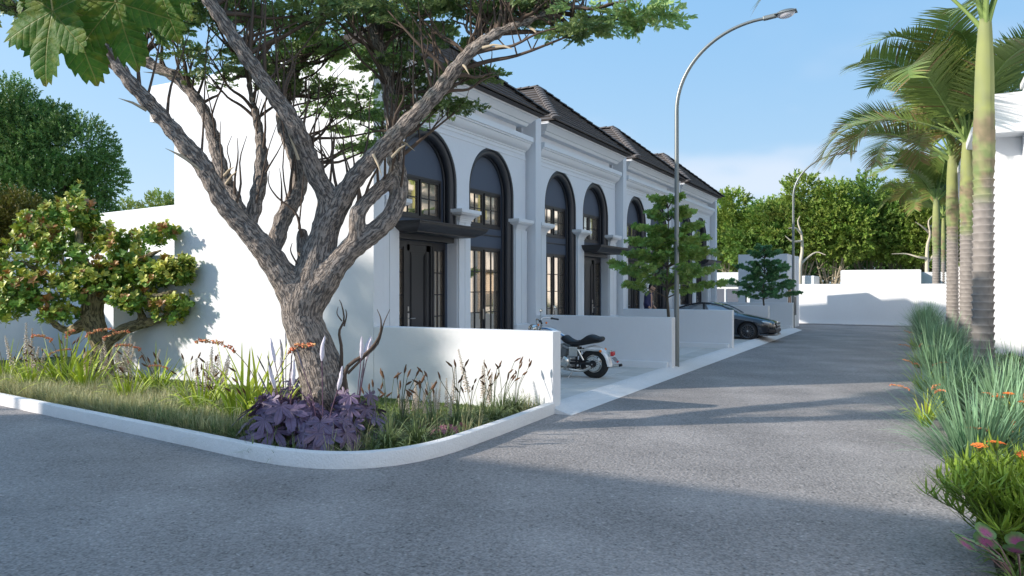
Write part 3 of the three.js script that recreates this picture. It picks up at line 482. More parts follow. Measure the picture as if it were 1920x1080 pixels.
  const ends = []; for (const l of Object.values(limbs)) for (const q of bend(l, 4)) if (q.p.y > 2.9) ends.push(q);
  const twigs = [], padPos = pads.map(([x, y, d0, rx, ry]) => { const d = d0 * NEARER; return { c: at(x, y, d).sub(TREE_BASE), rx: PXM(rx, d), ry: PXM(ry, d) }; });
  for (const pd of padPos) {
    const order = ends.map((q) => ({ q, d: q.p.distanceTo(pd.c) + Math.max(0, q.p.y - pd.c.y + 0.3) * 2 })).sort((m, n) => m.d - n.d);
    for (let i = 0; i < 6; i++) { const s = order[Math.floor(Math.abs(gauss()) * 14)].q, e = pd.c.clone().add(V(R(-1, 1) * pd.rx * 0.8, R(-0.3, 0.5) * pd.ry, R(-1, 1) * pd.rx * 0.7)), m = s.p.clone().lerp(e, 0.45).add(V(R(-0.07, 0.07), -0.04, R(-0.07, 0.07)));
      const pts = spline([s.p, s.p.clone().lerp(m, 0.55).add(V(R(-0.03, 0.03), 0.02, R(-0.03, 0.03))), m, m.clone().lerp(e, 0.6).add(V(R(-0.045, 0.045), 0.02, R(-0.045, 0.045))), e], 12), r0 = R(0.018, 0.036); twigs.push(tube(pts, pts.map((_, j) => lerp(r0, 0.006, j / 12)), 5, false));
      for (let b = 0; b < 3; b++) { const k = 5 + Math.floor(rnd() * 6), o = pts[k], f = o.clone().add(V(R(-0.35, 0.35), R(0.15, 0.6), R(-0.35, 0.35))); twigs.push(tube(spline([o, o.clone().lerp(f, 0.5).add(V(R(-0.08, 0.08), 0.0, R(-0.08, 0.08))), f], 5), [0.011, 0.01, 0.008, 0.006, 0.004, 0.003], 4, false)); } }
  }
  // bare upright twigs
  for (let i = 0; i < 110; i++) { const s = ends[Math.floor(rnd() * ends.length)], h = R(0.5, 1.5), e = s.p.clone().add(V(R(-0.25, 0.3), h, R(-0.25, 0.25))), pts = spline([s.p, s.p.clone().lerp(e, 0.35).add(V(R(-0.05, 0.05), 0, R(-0.05, 0.05))), s.p.clone().lerp(e, 0.7).add(V(R(-0.04, 0.04), 0, R(-0.04, 0.04))), e], 8), r0 = R(0.013, 0.03); twigs.push(tube(pts, pts.map((_, j) => lerp(r0, 0.004, j / 8)), 5, false)); }
  part('bough', merge(twigs), M.twig, t).userData.kind = 'stuff';
  // pale dead shards and dead shoots at the foot
  const shards = []; for (const [x0, y0, x1, y1, d] of [[275, 207, 222, 184, 10.3], [378, 320, 318, 282, 10.5], [372, 312, 310, 278, 10.5], [735, 295, 765, 268, 10.6], [745, 262, 778, 283, 10.9], [930, 88, 962, 92, 10], [905, 90, 945, 85, 10], [990, 50, 1012, 68, 10], [560, 300, 540, 250, 10.7], [420, 330, 440, 312, 11.2], [424, 345, 445, 320, 11.2], [700, 290, 716, 330, 10.6], [330, 145, 268, 135, 11.9], [865, 118, 880, 140, 10.2]]) { const a = at(x0, y0, d * NEARER).sub(TREE_BASE), b = at(x1, y1, d * NEARER - 0.15).sub(TREE_BASE), m = a.clone().lerp(b, 0.5).add(V(0, 0.02, 0)); shards.push(tube([a, m, b], [0.022, 0.016, 0.002], 5, false)); }
  for (const g of shards) part('dead_stub', g, M.paleTwig, t);
  const dead = (rows, d, r) => { const p = rows.map(([x, y]) => at(x, y, d * NEARER).sub(TREE_BASE)), c = spline(p, 14); return tube(c, c.map((_, i) => lerp(r, 0.004, i / 14)), 6, false); };
  part('dead_shoot', merge([dead([[645, 735], [650, 690], [690, 660], [712, 628], [714, 598], [707, 580]], 10.9, 0.035), dead([[652, 700], [680, 672], [708, 645], [720, 605], [731, 580]], 10.9, 0.022), dead([[640, 700], [640, 650], [636, 622], [645, 600], [640, 570], [636, 562]], 11, 0.028), dead([[645, 612], [650, 590], [648, 580]], 11, 0.012), dead([[641, 602], [632, 588], [634, 575]], 11, 0.01), dead([[560, 500], [545, 470], [548, 455]], 11, 0.014), dead([[565, 445], [555, 400], [520, 370], [504, 345], [505, 320]], 11.2, 0.02), dead([[560, 430], [566, 370], [570, 320]], 11.2, 0.014)]), M.twig, t);
  // leaf layers
  const leaf = leafGeo([[0, 0], [0.26, 0.3], [0.3, 0.6], [0, 1]], 0.2, 0.15);
  const spr = [0, 1, 2].map(() => sprig(13, leaf, { len: 0.26, size: [0.055, 0.085], flat: 1, stem: 0.003 }));
  const lm = leafMat([0.20, 0.29, 0.11], 0.45, 0.5), places = [[], [], []];
  for (const [pi, pd] of padPos.entries()) { const pale = [6, 7, 9, 10, 17, 19].includes(pi) ? 1.55 : 1; const n = Math.round(72 * pd.rx * pd.rx / 0.30 * 0.75 + 45); const lobes = Array.from({ length: 7 }, () => ({ x: R(-0.75, 0.75), y: R(-0.7, 0.7), z: R(-0.75, 0.75), r: R(0.25, 0.5) }));  // listed layers get a lighter leaf colour that stands for sunlight on them
    for (let i = 0; i < n; i++) { const lb = lobes[Math.floor(rnd() * 7)], a = rnd() * 6.283, rr = Math.sqrt(rnd()) * lb.r, p = pd.c.clone().add(V((lb.x + Math.cos(a) * rr) * pd.rx, (lb.y * 0.75 + R(-0.16, 0.16)) * pd.ry, (lb.z + Math.sin(a) * rr) * pd.rx));
      const dir = V(Math.cos(a) + R(-0.6, 0.6), R(-0.25, 0.35), Math.sin(a) + R(-0.6, 0.6)); const k = Math.floor(rnd() * 3);
      places[k].push({ p, q: facing(dir, R(-0.5, 0.5) + (rnd() < 0.5 ? Math.PI / 2 : 0)), s: R(0.7, 1.2), c: tint([pale, pale, pale * 0.9], 0.22) }); } }
  places.forEach((l, k) => scatter('crown', spr[k], lm, l, t));
}
// ---------------------------------------------------------------- walls and buildings around the row
function wallThing(name, label, cat, a, b, h, thick, group, mat = M.plaster) {   // an upright wall from a to b (x, z), front face on that line
  const dx = b[0] - a[0], dz = b[1] - a[1], len = Math.hypot(dx, dz), t = thing(name, label, cat, [(a[0] + b[0]) / 2, 0, (a[1] + b[1]) / 2], -Math.atan2(dz, dx), group);
  part('wall', boxUV(rbox(-len / 2, len / 2, -0.05, h, -thick, 0, 0.012, 2)), mat, t); return t;
}
wallThing('boundary_wall', 'tall white wall behind the bushy tree, running to the house side', 'wall', [-21.8, -13.2], [-14.35, -12.25], 4.05, 0.2);
wallThing('boundary_wall', 'shaded wall closing the garden at the left edge, in blue shade', 'wall', [-22.62, -8.65], [-21.85, -13.18], 3.0, 0.2);
wallThing('yard_wall', 'sunlit yard wall continuing the blank house side behind the bushy tree', 'wall', [-16.2, -10.94], [-14.11, -10.94], 2.72, 0.25);
{ const w = wallThing('end_wall', 'low white wall across the far end of the road, half in shade', 'wall', [-9, -45.87], [1.98, -44.58], 2.22, 0.2); part('footing', boxUV(box(-5.5, 5.5, 0, 0.05, 0.002, 0.1)), M.concrete, w); }
{ // a neighbouring block behind the camera: only its shadow reaches the road in view
  const t = thing('terraced_house', 'white house outside the left of the frame whose shadow lies over the near road', 'house', [-15.5, 0, 7.5]);
  part('wall', boxUV(box(-6.9, 6.8, 0, 6.45, -5.95, 8)), M.plaster, t); part('parapet', boxUV(rbox(-7.0, 6.9, 6.4, 6.5, -5.955, 8.1, 0.01)), M.trim, t);
  for (const z of [-2.5, 3]) part('window', boxUV(box(6.8, 6.83, 1, 3.2, z, z + 1.6)), M.glass, t);
}
{ // right hand row, near block and the block that steps forward beyond it
  const a = thing('street_house', 'white wall at the right frame edge dappled by palm shadow', 'house', [7, 0, -10]);
  part('wall', boxUV(box(-4.3, 5, 0, 7.7, -16, 16)), M.plaster, a); part('parapet', boxUV(box(-4.36, 5, 7.7, 7.85, -16.0, 16)), M.trim, a);
  for (const z of [-8, -1.5, 5]) { const w = part('window', boxUV(box(-4.34, -4.31, 1.0, 3.0, z, z + 1.8)), M.frame, a); part('pane', box(-4.345, -4.342, 1.07, 2.93, z + 0.07, z + 1.73), M.glass, w); }
  const b = thing('street_house', 'bright white house behind the palm trunks on the right with a flat eave', 'house', [7, 0, -36]);
  part('wall', boxUV(box(-5, 5, 0, 7.3, -9, 9.95)), M.plaster, b); part('eave', boxUV(rbox(-5.6, 4.9, 6.36, 6.62, -9.4, 10.75, 0.05, 3)), M.trim, b); part('parapet', boxUV(box(-5.25, 4.8, 6.62, 7.6, -9.2, 10.2)), M.plaster, b);
  for (const z of [-6, -1]) { const w = part('window', boxUV(box(-5.04, -5.01, 1.0, 3.0, z, z + 1.8)), M.frame, b); part('pane', box(-5.045, -5.042, 1.07, 2.93, z + 0.07, z + 1.73), M.glass, w); }
  const c = thing('gate_pillar', 'white wall end standing between the far palm trunks', 'pillar', [1.72, 0, -42.2]);
  part('pillar', boxUV(rbox(-0.33, 0.27, 0, 3.02, -0.15, 0.15, 0.01)), M.plaster, c);
}
{ // guard house beside the last low wall
  const g = thing('guard_house', 'small flat roofed hut in shade beside the far lamp post', 'hut', [-6.64, 0, -40.45]);
  const sh = new THREE.Shape([[-1.16, 0], [1.16, 0], [1.16, 3.66], [-1.16, 3.66]].map(([x, y]) => new THREE.Vector2(x, y))); sh.holes.push(rectPath(-0.78, -0.42, 1.26, 1.6));
  const f = new THREE.ExtrudeGeometry(sh, { depth: 0.15, bevelEnabled: false }); f.translate(0, 0, 1.8); part('wall', boxUV(f), M.plaster, g);
  part('wall', boxUV(box(-1.16, 1.16, 0, 3.66, -1.95, -1.0)), M.plaster, g); part('wall', boxUV(box(0.0, 1.16, 0, 3.66, -1.0, 1.8)), M.plaster, g); part('roof', boxUV(box(-1.14, 0.02, 3.5, 3.64, -1.0, 1.8)), M.plaster, g);
  const w = part('window', merge([box(-0.80, -0.77, 1.24, 1.62, 1.79, 1.975), box(-0.77, -0.42, 1.585, 1.615, 1.79, 1.975)]), M.frame, g);
  part('pilaster', boxUV(box(1.16, 1.2, 0, 3.66, -0.1, 0.5)), M.trim, g); part('pilaster', boxUV(box(1.16, 1.2, 0, 3.66, -1.9, -1.3)), M.trim, g);
  const d = part('door', boxUV(box(1.162, 1.19, 0.1, 2.45, 0.9, 1.7)), std([0.27, 0.16, 0.09], 0.6), g); part('door_edge', box(1.162, 1.195, 0.1, 2.45, 0.82, 0.9), M.frame, d); part('handle', box(1.19, 1.215, 1.2, 1.3, 1.55, 1.6), M.steel, d);
  part('slot', box(1.2, 1.235, 0.62, 1.55, -0.62, -0.22), M.frame, g);
}
{ // low outbuilding seen between the row and the guard house
  const s = thing('outbuilding', 'low white outbuilding with two grey shutters beyond the end of the row', 'outbuilding', [-11.6, 0, -48]);
  part('wall', boxUV(box(-2.6, 2.3, 0, 2.3, -2, 2)), M.plaster, s); part('roof', boxUV(rbox(-2.8, 2.5, 2.3, 2.55, -2.1, 2.35, 0.02)), M.concrete, s);
  const sm = std([0.13, 0.15, 0.2], 0.55, { bumpMap: tex(64, 256, (u, v) => 0.5 + 0.5 * Math.sin(v * 40 * Math.PI), [1, 1], false), bumpScale: 0.02 });
  for (const x of [0.72, 1.62]) part('shutter', boxUV(box(x, x + 0.74, 0.05, 1.95, 2.002, 2.03)), sm, s);
  part('post', box(1.48, 1.56, 0, 1.95, 2.002, 2.06), M.trim, s); part('post', box(2.38, 2.46, 0, 2.3, 2.002, 2.06), std([0.2, 0.22, 0.12], 0.8), s);
}
{ const b = thing('back_building', 'long white building just behind the end wall, below the wood', 'building', [-1.95, 0, -55]); part('wall', boxUV(rbox(-2.25, 2.25, 0, 3.1, -3, 3, 0.02)), M.plaster, b); part('roof', boxUV(box(-2.2, 2.2, 3.1, 3.13, -2.9, 2.9)), M.concrete, b);
  const c = thing('back_building', 'small white block behind the end wall at its left end', 'building', [-6.2, 0, -54]); part('wall', boxUV(rbox(-0.5, 0.4, 0, 2.8, -1.5, 1.5, 0.05, 3)), M.plaster, c);
  const e = thing('back_building', 'shaded wall behind the end wall beside the pale bare trunk', 'building', [1.7, 0, -57]); part('wall', boxUV(box(-1.45, 3, 0, 3.0, -3, 3)), M.plaster, e);
  const f = thing('back_building', 'low grey slab wall beyond the outbuilding roof', 'building', [-11, 0, -56]); part('wall', boxUV(box(-3.5, 3.6, 0, 3.1, -3, 2)), M.plaster, f); }

// ---------------------------------------------------------------- lamp posts
{
  const metal = new THREE.MeshStandardMaterial({ color: C(0.20, 0.22, 0.22), metalness: 0.6, roughness: 0.42 });
  const t = thing('street_lamp', 'tall grey street lamp with a curved arm at the near driveway', 'street lamp', [-5.12, 0.0, -18.06], 0, 'curved street lamps along the kerb');
  part('base_plate', rbox(-0.11, 0.11, 0.0, 0.05, -0.11, 0.11, 0.01), metal, t);
  part('pole', tube([V(0, 0, 0), V(0, 3, 0), V(0, 6.3, 0)], [0.064, 0.056, 0.05], 16), metal, t);
  const arc = []; for (let i = 0; i <= 24; i++) { const f = Math.PI / 2 * i / 24; arc.push(V(2.08 * (1 - Math.cos(f)), 6.3 + 1.9 * Math.sin(f), 0)); }
  part('arm', tube(arc, arc.map((_, i) => lerp(0.048, 0.036, i / 24)), 12), metal, t);
  const head = part('lamp_head', null, null, t); head.position.set(2.02, 8.2, 0); head.rotation.z = 0.09;
  const loft = (rows, flat) => { const g = new THREE.SphereGeometry(1, 20, 12, 0, Math.PI * 2, flat ? Math.PI / 2 : 0, Math.PI / 2); g.scale(...rows); return g; };
  const housing = loft([0.24, 0.085, 0.13], false); housing.translate(0.5, 0.0, 0);
  part('housing', merge([housing, rbox(0.0, 0.3, -0.045, 0.045, -0.06, 0.06, 0.02, 3), rbox(0.26, 0.74, -0.012, 0.008, -0.135, 0.135, 0.006)]), metal, head);
  const lens = loft([0.2, 0.11, 0.11], true); lens.translate(0.5, -0.01, 0);
  part('lens', lens, new THREE.MeshPhysicalMaterial({ color: C(0.75, 0.74, 0.8), roughness: 0.25, clearcoat: 1, transmission: 0.3, thickness: 0 }), head);
  copy(t, 'street_lamp', [-5.13, 0, -37.95], 0, 'far street lamp with a curved arm in front of the hut');
}
// ---------------------------------------------------------------- trees beyond the walls
const treeBark = std([0.16, 0.13, 0.09], 0.95), paleBark = std([0.5, 0.45, 0.36], 0.9);
const farSprig = [0, 1, 2].map(() => sprig(11, leafGeo(OVAL, 0.2, 0.2), { len: 0.5, size: [0.15, 0.24], flat: 0, stem: 0 }));
const fineSprig = [0, 1, 2].map(() => sprig(14, leafGeo(OVAL, 0.2, 0.2), { len: 0.34, size: [0.075, 0.125], flat: 0, stem: 0 }));
function crownPlaces(lobes, n, col, size = [0.7, 1.25], light = 0.25) {        // leaf sprigs on and inside overlapping lobes, thinner in the gaps
  const out = [[], [], []], vol = lobes.map((l) => l.r * l.r * (l.h ?? 1)), sum = vol.reduce((a, b) => a + b, 0); let g = 0;
  while (out[0].length + out[1].length + out[2].length < n && g++ < n * 6) {
    let q = rnd() * sum, i = 0; while ((q -= vol[i]) > 0 && i < lobes.length - 1) i++; const l = lobes[i], d = V(gauss(), gauss(), gauss()).normalize(), rr = Math.pow(rnd(), 0.35), p = l.c.clone().add(V(d.x * l.r * rr, d.y * l.r * (l.h ?? 1) * rr, d.z * l.r * rr));
    const nn = n3(p.x * 1.1 + 31, p.y * 1.1 + 7, p.z * 1.1); if (nn < 0.42 && rnd() < 0.8) continue;
    const dir = d.clone().add(V(R(-0.6, 0.6), R(-0.3, 0.6), R(-0.6, 0.6))); const k = 0.75 + 0.6 * n3(p.x * 0.7, p.y * 0.7 + 9, p.z * 0.7), w = R(0, 1) * light;
    out[Math.floor(rnd() * 3)].push({ p, q: facing(dir), s: R(size[0], size[1]), c: C(col[0] * k * (1 + w), col[1] * k * (1 + gauss() * 0.1), col[2] * k) });
  } return out;
}
const white = leafMat([1, 1, 1], 0.38, 0.55);
function farTree(label, base, lobes, n, col, { sprigs = farSprig, stems = 5, spread = 1.2, r = 0.12, size, group, bark = treeBark } = {}) {
  const t = thing('leafy_tree', label, 'tree', base.toArray(), 0, group), gs = [];
  for (let i = 0; i < stems; i++) { const l = lobes[i % lobes.length], e = l.c.clone().add(V(R(-0.4, 0.4), -l.r * 0.1, R(-0.4, 0.4))), m = V(e.x * 0.35 + R(-0.2, 0.2), e.y * 0.42, e.z * 0.35 + R(-0.2, 0.2)), f = r * R(0.7, 1.2), pts = spline([V(R(-0.15, 0.15) * (stems > 1 ? 1.6 : 0), -0.05, R(-0.15, 0.15)), m, e], 10); gs.push(tube(pts, pts.map((_, j) => lerp(f, f * 0.2, j / 10)), 7, false));
    for (let b = 0; b < 5; b++) { const o = pts[5 + b % 5], q = o.clone().add(V(R(-1, 1), R(0.2, 1), R(-1, 1)).multiplyScalar(l.r * 0.6)); gs.push(tube([o, o.clone().lerp(q, 0.5).add(V(0, 0.1, 0)), q], [f * 0.35, f * 0.22, f * 0.08], 4, false)); } }
  part('trunk', merge(gs), bark, t);
  crownPlaces(lobes, n, col, size).forEach((l, k) => scatter('crown', sprigs[k], white, l, t)); return t;
}
const lob = (...rows) => rows.map(([x, y, z, r, h]) => ({ c: V(x, y, z), r, h }));
// the wood beyond the end wall
{
  const WOOD = 'trees of the wood beyond the end wall', front = [[1372, 57, 8.6, 'leftmost front tree of the wood, rising beside the last roof'], [1432, 55, 7.6, 'front tree of the wood above the hut roof'], [1500, 54, 9.2, 'tall front tree of the wood behind the far lamp arm'], [1562, 53, 8.7, 'many stemmed tree above the gap of the end wall'], [1628, 54, 9.3, 'front tree of the wood above the long white building'], [1690, 53, 8.4, 'front tree of the wood left of the palm crowns'], [1748, 52, 7.6, 'rightmost front tree of the wood behind the far palm']];
  front.forEach(([px, d, h, label], i) => { h *= 1.08; const b = at(px, 540, d).setY(0), s = h / 9; const lobes = lob([0, h * 0.63, 0, 2.2 * s, 0.9], [-1.3, h * 0.66, 0.4, 1.5 * s], [1.2, h * 0.62, 0.3, 1.6 * s], [0.1, h * 0.84, 0, 1.35 * s, 1.1], [-1.0, h * 0.56, 0.8, 1.3 * s, 0.7], [1.1, h * 0.55, 0.8, 1.3 * s, 0.7]);
    farTree(label, b, lobes, 2500, [[0.19, 0.31, 0.05], [0.16, 0.29, 0.06], [0.21, 0.32, 0.06]][i % 3], { stems: 9, r: 0.11, group: WOOD, bark: std([0.30, 0.26, 0.19], 0.9) }); });
  const back = [[1345, 66, 9.3], [1400, 67, 8.8], [1465, 68, 9.9], [1535, 67, 10.4], [1600, 69, 11.2], [1665, 66, 10.8], [1725, 68, 9.6], [1790, 66, 9.5]];
  back.forEach(([px, d, h], i) => { const b = at(px, 540, d).setY(0); farTree(['back tree of the wood seen over the last house eave', 'back tree of the wood over the hut, between two front crowns', 'pointed back tree of the wood behind the far lamp pole', 'tall back tree of the wood right of the far lamp pole', 'tallest back tree of the wood in its middle', 'tall back tree of the wood left of the palm fronds', 'back tree of the wood behind the far palm crown', 'back tree of the wood hidden behind the palm trunks'][i], b, lob([0, h * 0.5, 0, 3.0, 0.95], [0.5, h * 0.74, 0, 2.0, 1.0], [-1.0, h * 0.68, 0.5, 1.8], [0.2, h * 0.9, 0, 1.0, 1.2], [0.6, h * 0.36, -0.6, 2.2, 0.7]), 2400, [0.13, 0.25, 0.06], { stems: 4, r: 0.16, group: WOOD }); });
  // two pale bare stems in front of the wood
  const bare = (label, rows, d) => { const b = at(rows[0][0][0], 540, d).setY(0), t = thing('bare_tree', label, 'tree', b.toArray()); const gs = rows.map((r) => { const p = r.map(([x, y]) => at(x, y, d + (x % 7) * 0.05).sub(b)); const c = spline(p, 16); return tube(c, c.map((_, i) => lerp(0.15 * (r === rows[0] ? 1 : 0.55), 0.02, i / 16)), 7, false); }); part('trunk', merge(gs), paleBark, t); return t; };
  bare('pale crooked bare tree beside the far lamp post', [[[1502, 600], [1500, 500], [1504, 470], [1503, 440], [1496, 415], [1500, 405]], [[1500, 497], [1518, 480], [1532, 473], [1548, 478]], [[1503, 452], [1485, 452], [1472, 442]], [[1502, 438], [1492, 428], [1478, 428]]], 49);
  bare('pale bare tree with a hooked branch left of the far palm', [[[1737, 600], [1738, 500], [1739, 460], [1744, 440], [1741, 415], [1748, 405]], [[1738, 484], [1722, 482], [1700, 476], [1672, 476]], [[1742, 436], [1730, 425], [1716, 416]], [[1741, 490], [1750, 478], [1752, 470]], [[1742, 425], [1755, 420]]], 49);
}
// the trees over the left garden wall
{
  const c = (px, py, d, b) => at(px, py, d).sub(b), b = at(80, 540, 33).setY(0);
  const big = [[70, 290, 33, 85], [20, 240, 33, 70], [140, 285, 33, 70], [110, 370, 32.5, 80], [40, 370, 32, 85], [-30, 320, 33, 90], [180, 330, 33.3, 48], [165, 420, 33, 55], [10, 190, 33.5, 48], [95, 235, 33.5, 40], [-60, 230, 33, 80], [70, 450, 32, 70], [-20, 460, 32, 80]].map(([x, y, d, r]) => ({ c: c(x, y, d, b), r: PXM(r, d) }));
  farTree('big dark green tree rising over the left garden wall', b, big, 15000, [0.14, 0.27, 0.07], { sprigs: fineSprig, stems: 6, r: 0.22 });
  const b2 = at(10, 540, 25).setY(0); farTree('yellow green tree at the left frame edge, before the dark tree', b2, [[0, 440, 25, 60], [35, 400, 25, 34], [-40, 400, 25, 50], [45, 470, 25, 40], [-30, 500, 25, 60]].map(([x, y, d, r]) => ({ c: c(x, y, d, b2), r: PXM(r, d) })), 2600, [0.17, 0.18, 0.03], { sprigs: fineSprig, stems: 3, r: 0.1 });
  const b3 = at(296, 540, 40).setY(0); farTree('light green treetop peeping over the garden wall beside the house', b3, [[300, 386, 40, 22], [282, 390, 40, 16], [314, 384, 40, 16]].map(([x, y, d, r]) => ({ c: c(x, y, d, b3), r: PXM(r, d) })), 420, [0.26, 0.36, 0.09], { sprigs: fineSprig, stems: 2, r: 0.06 });
  const b4 = at(242, 540, 42).setY(0); farTree('small light treetop over the garden wall next to the dark tree', b4, [[240, 392, 42, 14], [252, 394, 42, 12]].map(([x, y, d, r]) => ({ c: c(x, y, d, b4), r: PXM(r, d) })), 160, [0.26, 0.36, 0.09], { sprigs: fineSprig, stems: 2, r: 0.05 });
}
farTree('tree standing outside the left of the frame, its leaf shadow on the low wall', V(-22.5, 0, 0.9), lob([0.0, 9.2, 0.1, 0.75], [-0.5, 8.9, 0.4, 0.6], [0.4, 9.7, -0.3, 0.6], [0.1, 10.2, -0.1, 0.4]), 420, [0.12, 0.2, 0.05], { sprigs: fineSprig, stems: 3, r: 0.12, size: [1, 1.6] });
// ---------------------------------------------------------------- two young trees with layered leaves in the front yards
{
  const leaf = leafGeo(STAR, 0.12, 0.25), spr = [0, 1, 2].map(() => sprig(8, leaf, { len: 0.2, size: [0.085, 0.14], flat: 1, stem: 0.0025, up: 0.1 }));
  const young = (label, base, H, R0, col, n) => {
    const t = thing('young_tree', label, 'tree', base.toArray(), 0), tr = [], places = [[], [], []], stemPts = spline([V(0, 0, 0), V(0.04, H * 0.22, 0.02), V(-0.03, H * 0.45, -0.02), V(0.03, H * 0.7, 0.02), V(0, H, 0)], 16);
    tr.push(tube(stemPts, stemPts.map((_, i) => lerp(0.062, 0.008, Math.pow(i / 16, 0.8))), 8, false));
    for (let i = 0; i < n; i++) {
      const f = Math.round(i / (n - 1) * 6 + gauss() * 0.12) / 6, y = H * lerp(0.44, 0.97, Math.pow(f, 0.95)), len = R0 * lerp(1.0, 0.22, Math.pow(f, 1.15)) * R(0.72, 1.1), a = i * 2.4 + R(-0.35, 0.35), o = stemPts[Math.round(lerp(0.42, 0.95, f) * 16)], d = V(Math.cos(a), 0, Math.sin(a)), e = o.clone().setY(y).addScaledVector(d, len).add(V(0, R(0.05, 0.25) * len, 0)), pts = spline([o, o.clone().lerp(e, 0.5).add(V(0, 0.06, 0)), e], 8);
      tr.push(tube(pts, pts.map((_, j) => lerp(0.018, 0.004, j / 8)), 5, false));
      const m = Math.round(9 + 20 * len / R0);
      for (let k = 0; k < m; k++) { const u = Math.pow(rnd(), 0.7) * 0.82 + 0.2, p = pts[Math.min(8, Math.floor(u * 8))].clone().lerp(e, u > 1 ? 0 : 0).add(V(gauss() * 0.14 * len + R(-0.05, 0.05), gauss() * 0.035, gauss() * 0.14 * len + R(-0.05, 0.05)));
        const s = V(d.x + R(-0.9, 0.9), R(-0.25, 0.3), d.z + R(-0.9, 0.9)), kk = 0.8 + 0.35 * rnd(); places[k % 3].push({ p, q: facing(s, R(-0.5, 0.5)), s: R(0.75, 1.2), c: C(col[0] * kk * R(0.9, 1.25), col[1] * kk, col[2] * kk) }); }
    }
    part('trunk', merge(tr), std([0.10, 0.085, 0.065], 0.9), t); places.forEach((l, k) => scatter('crown', spr[k], white, l, t)); return t;
  };
  young('young tree with tiers of bright leaves behind the near lamp post', at(1252, 600, 19.2).setY(0.07), 4.28, 1.42, [0.24, 0.40, 0.10], 44);
  young('small bluish green young tree in front of the hut', at(1432, 573, 31.3).setY(0.07), 3.72, 1.36, [0.11, 0.27, 0.11], 40);
}
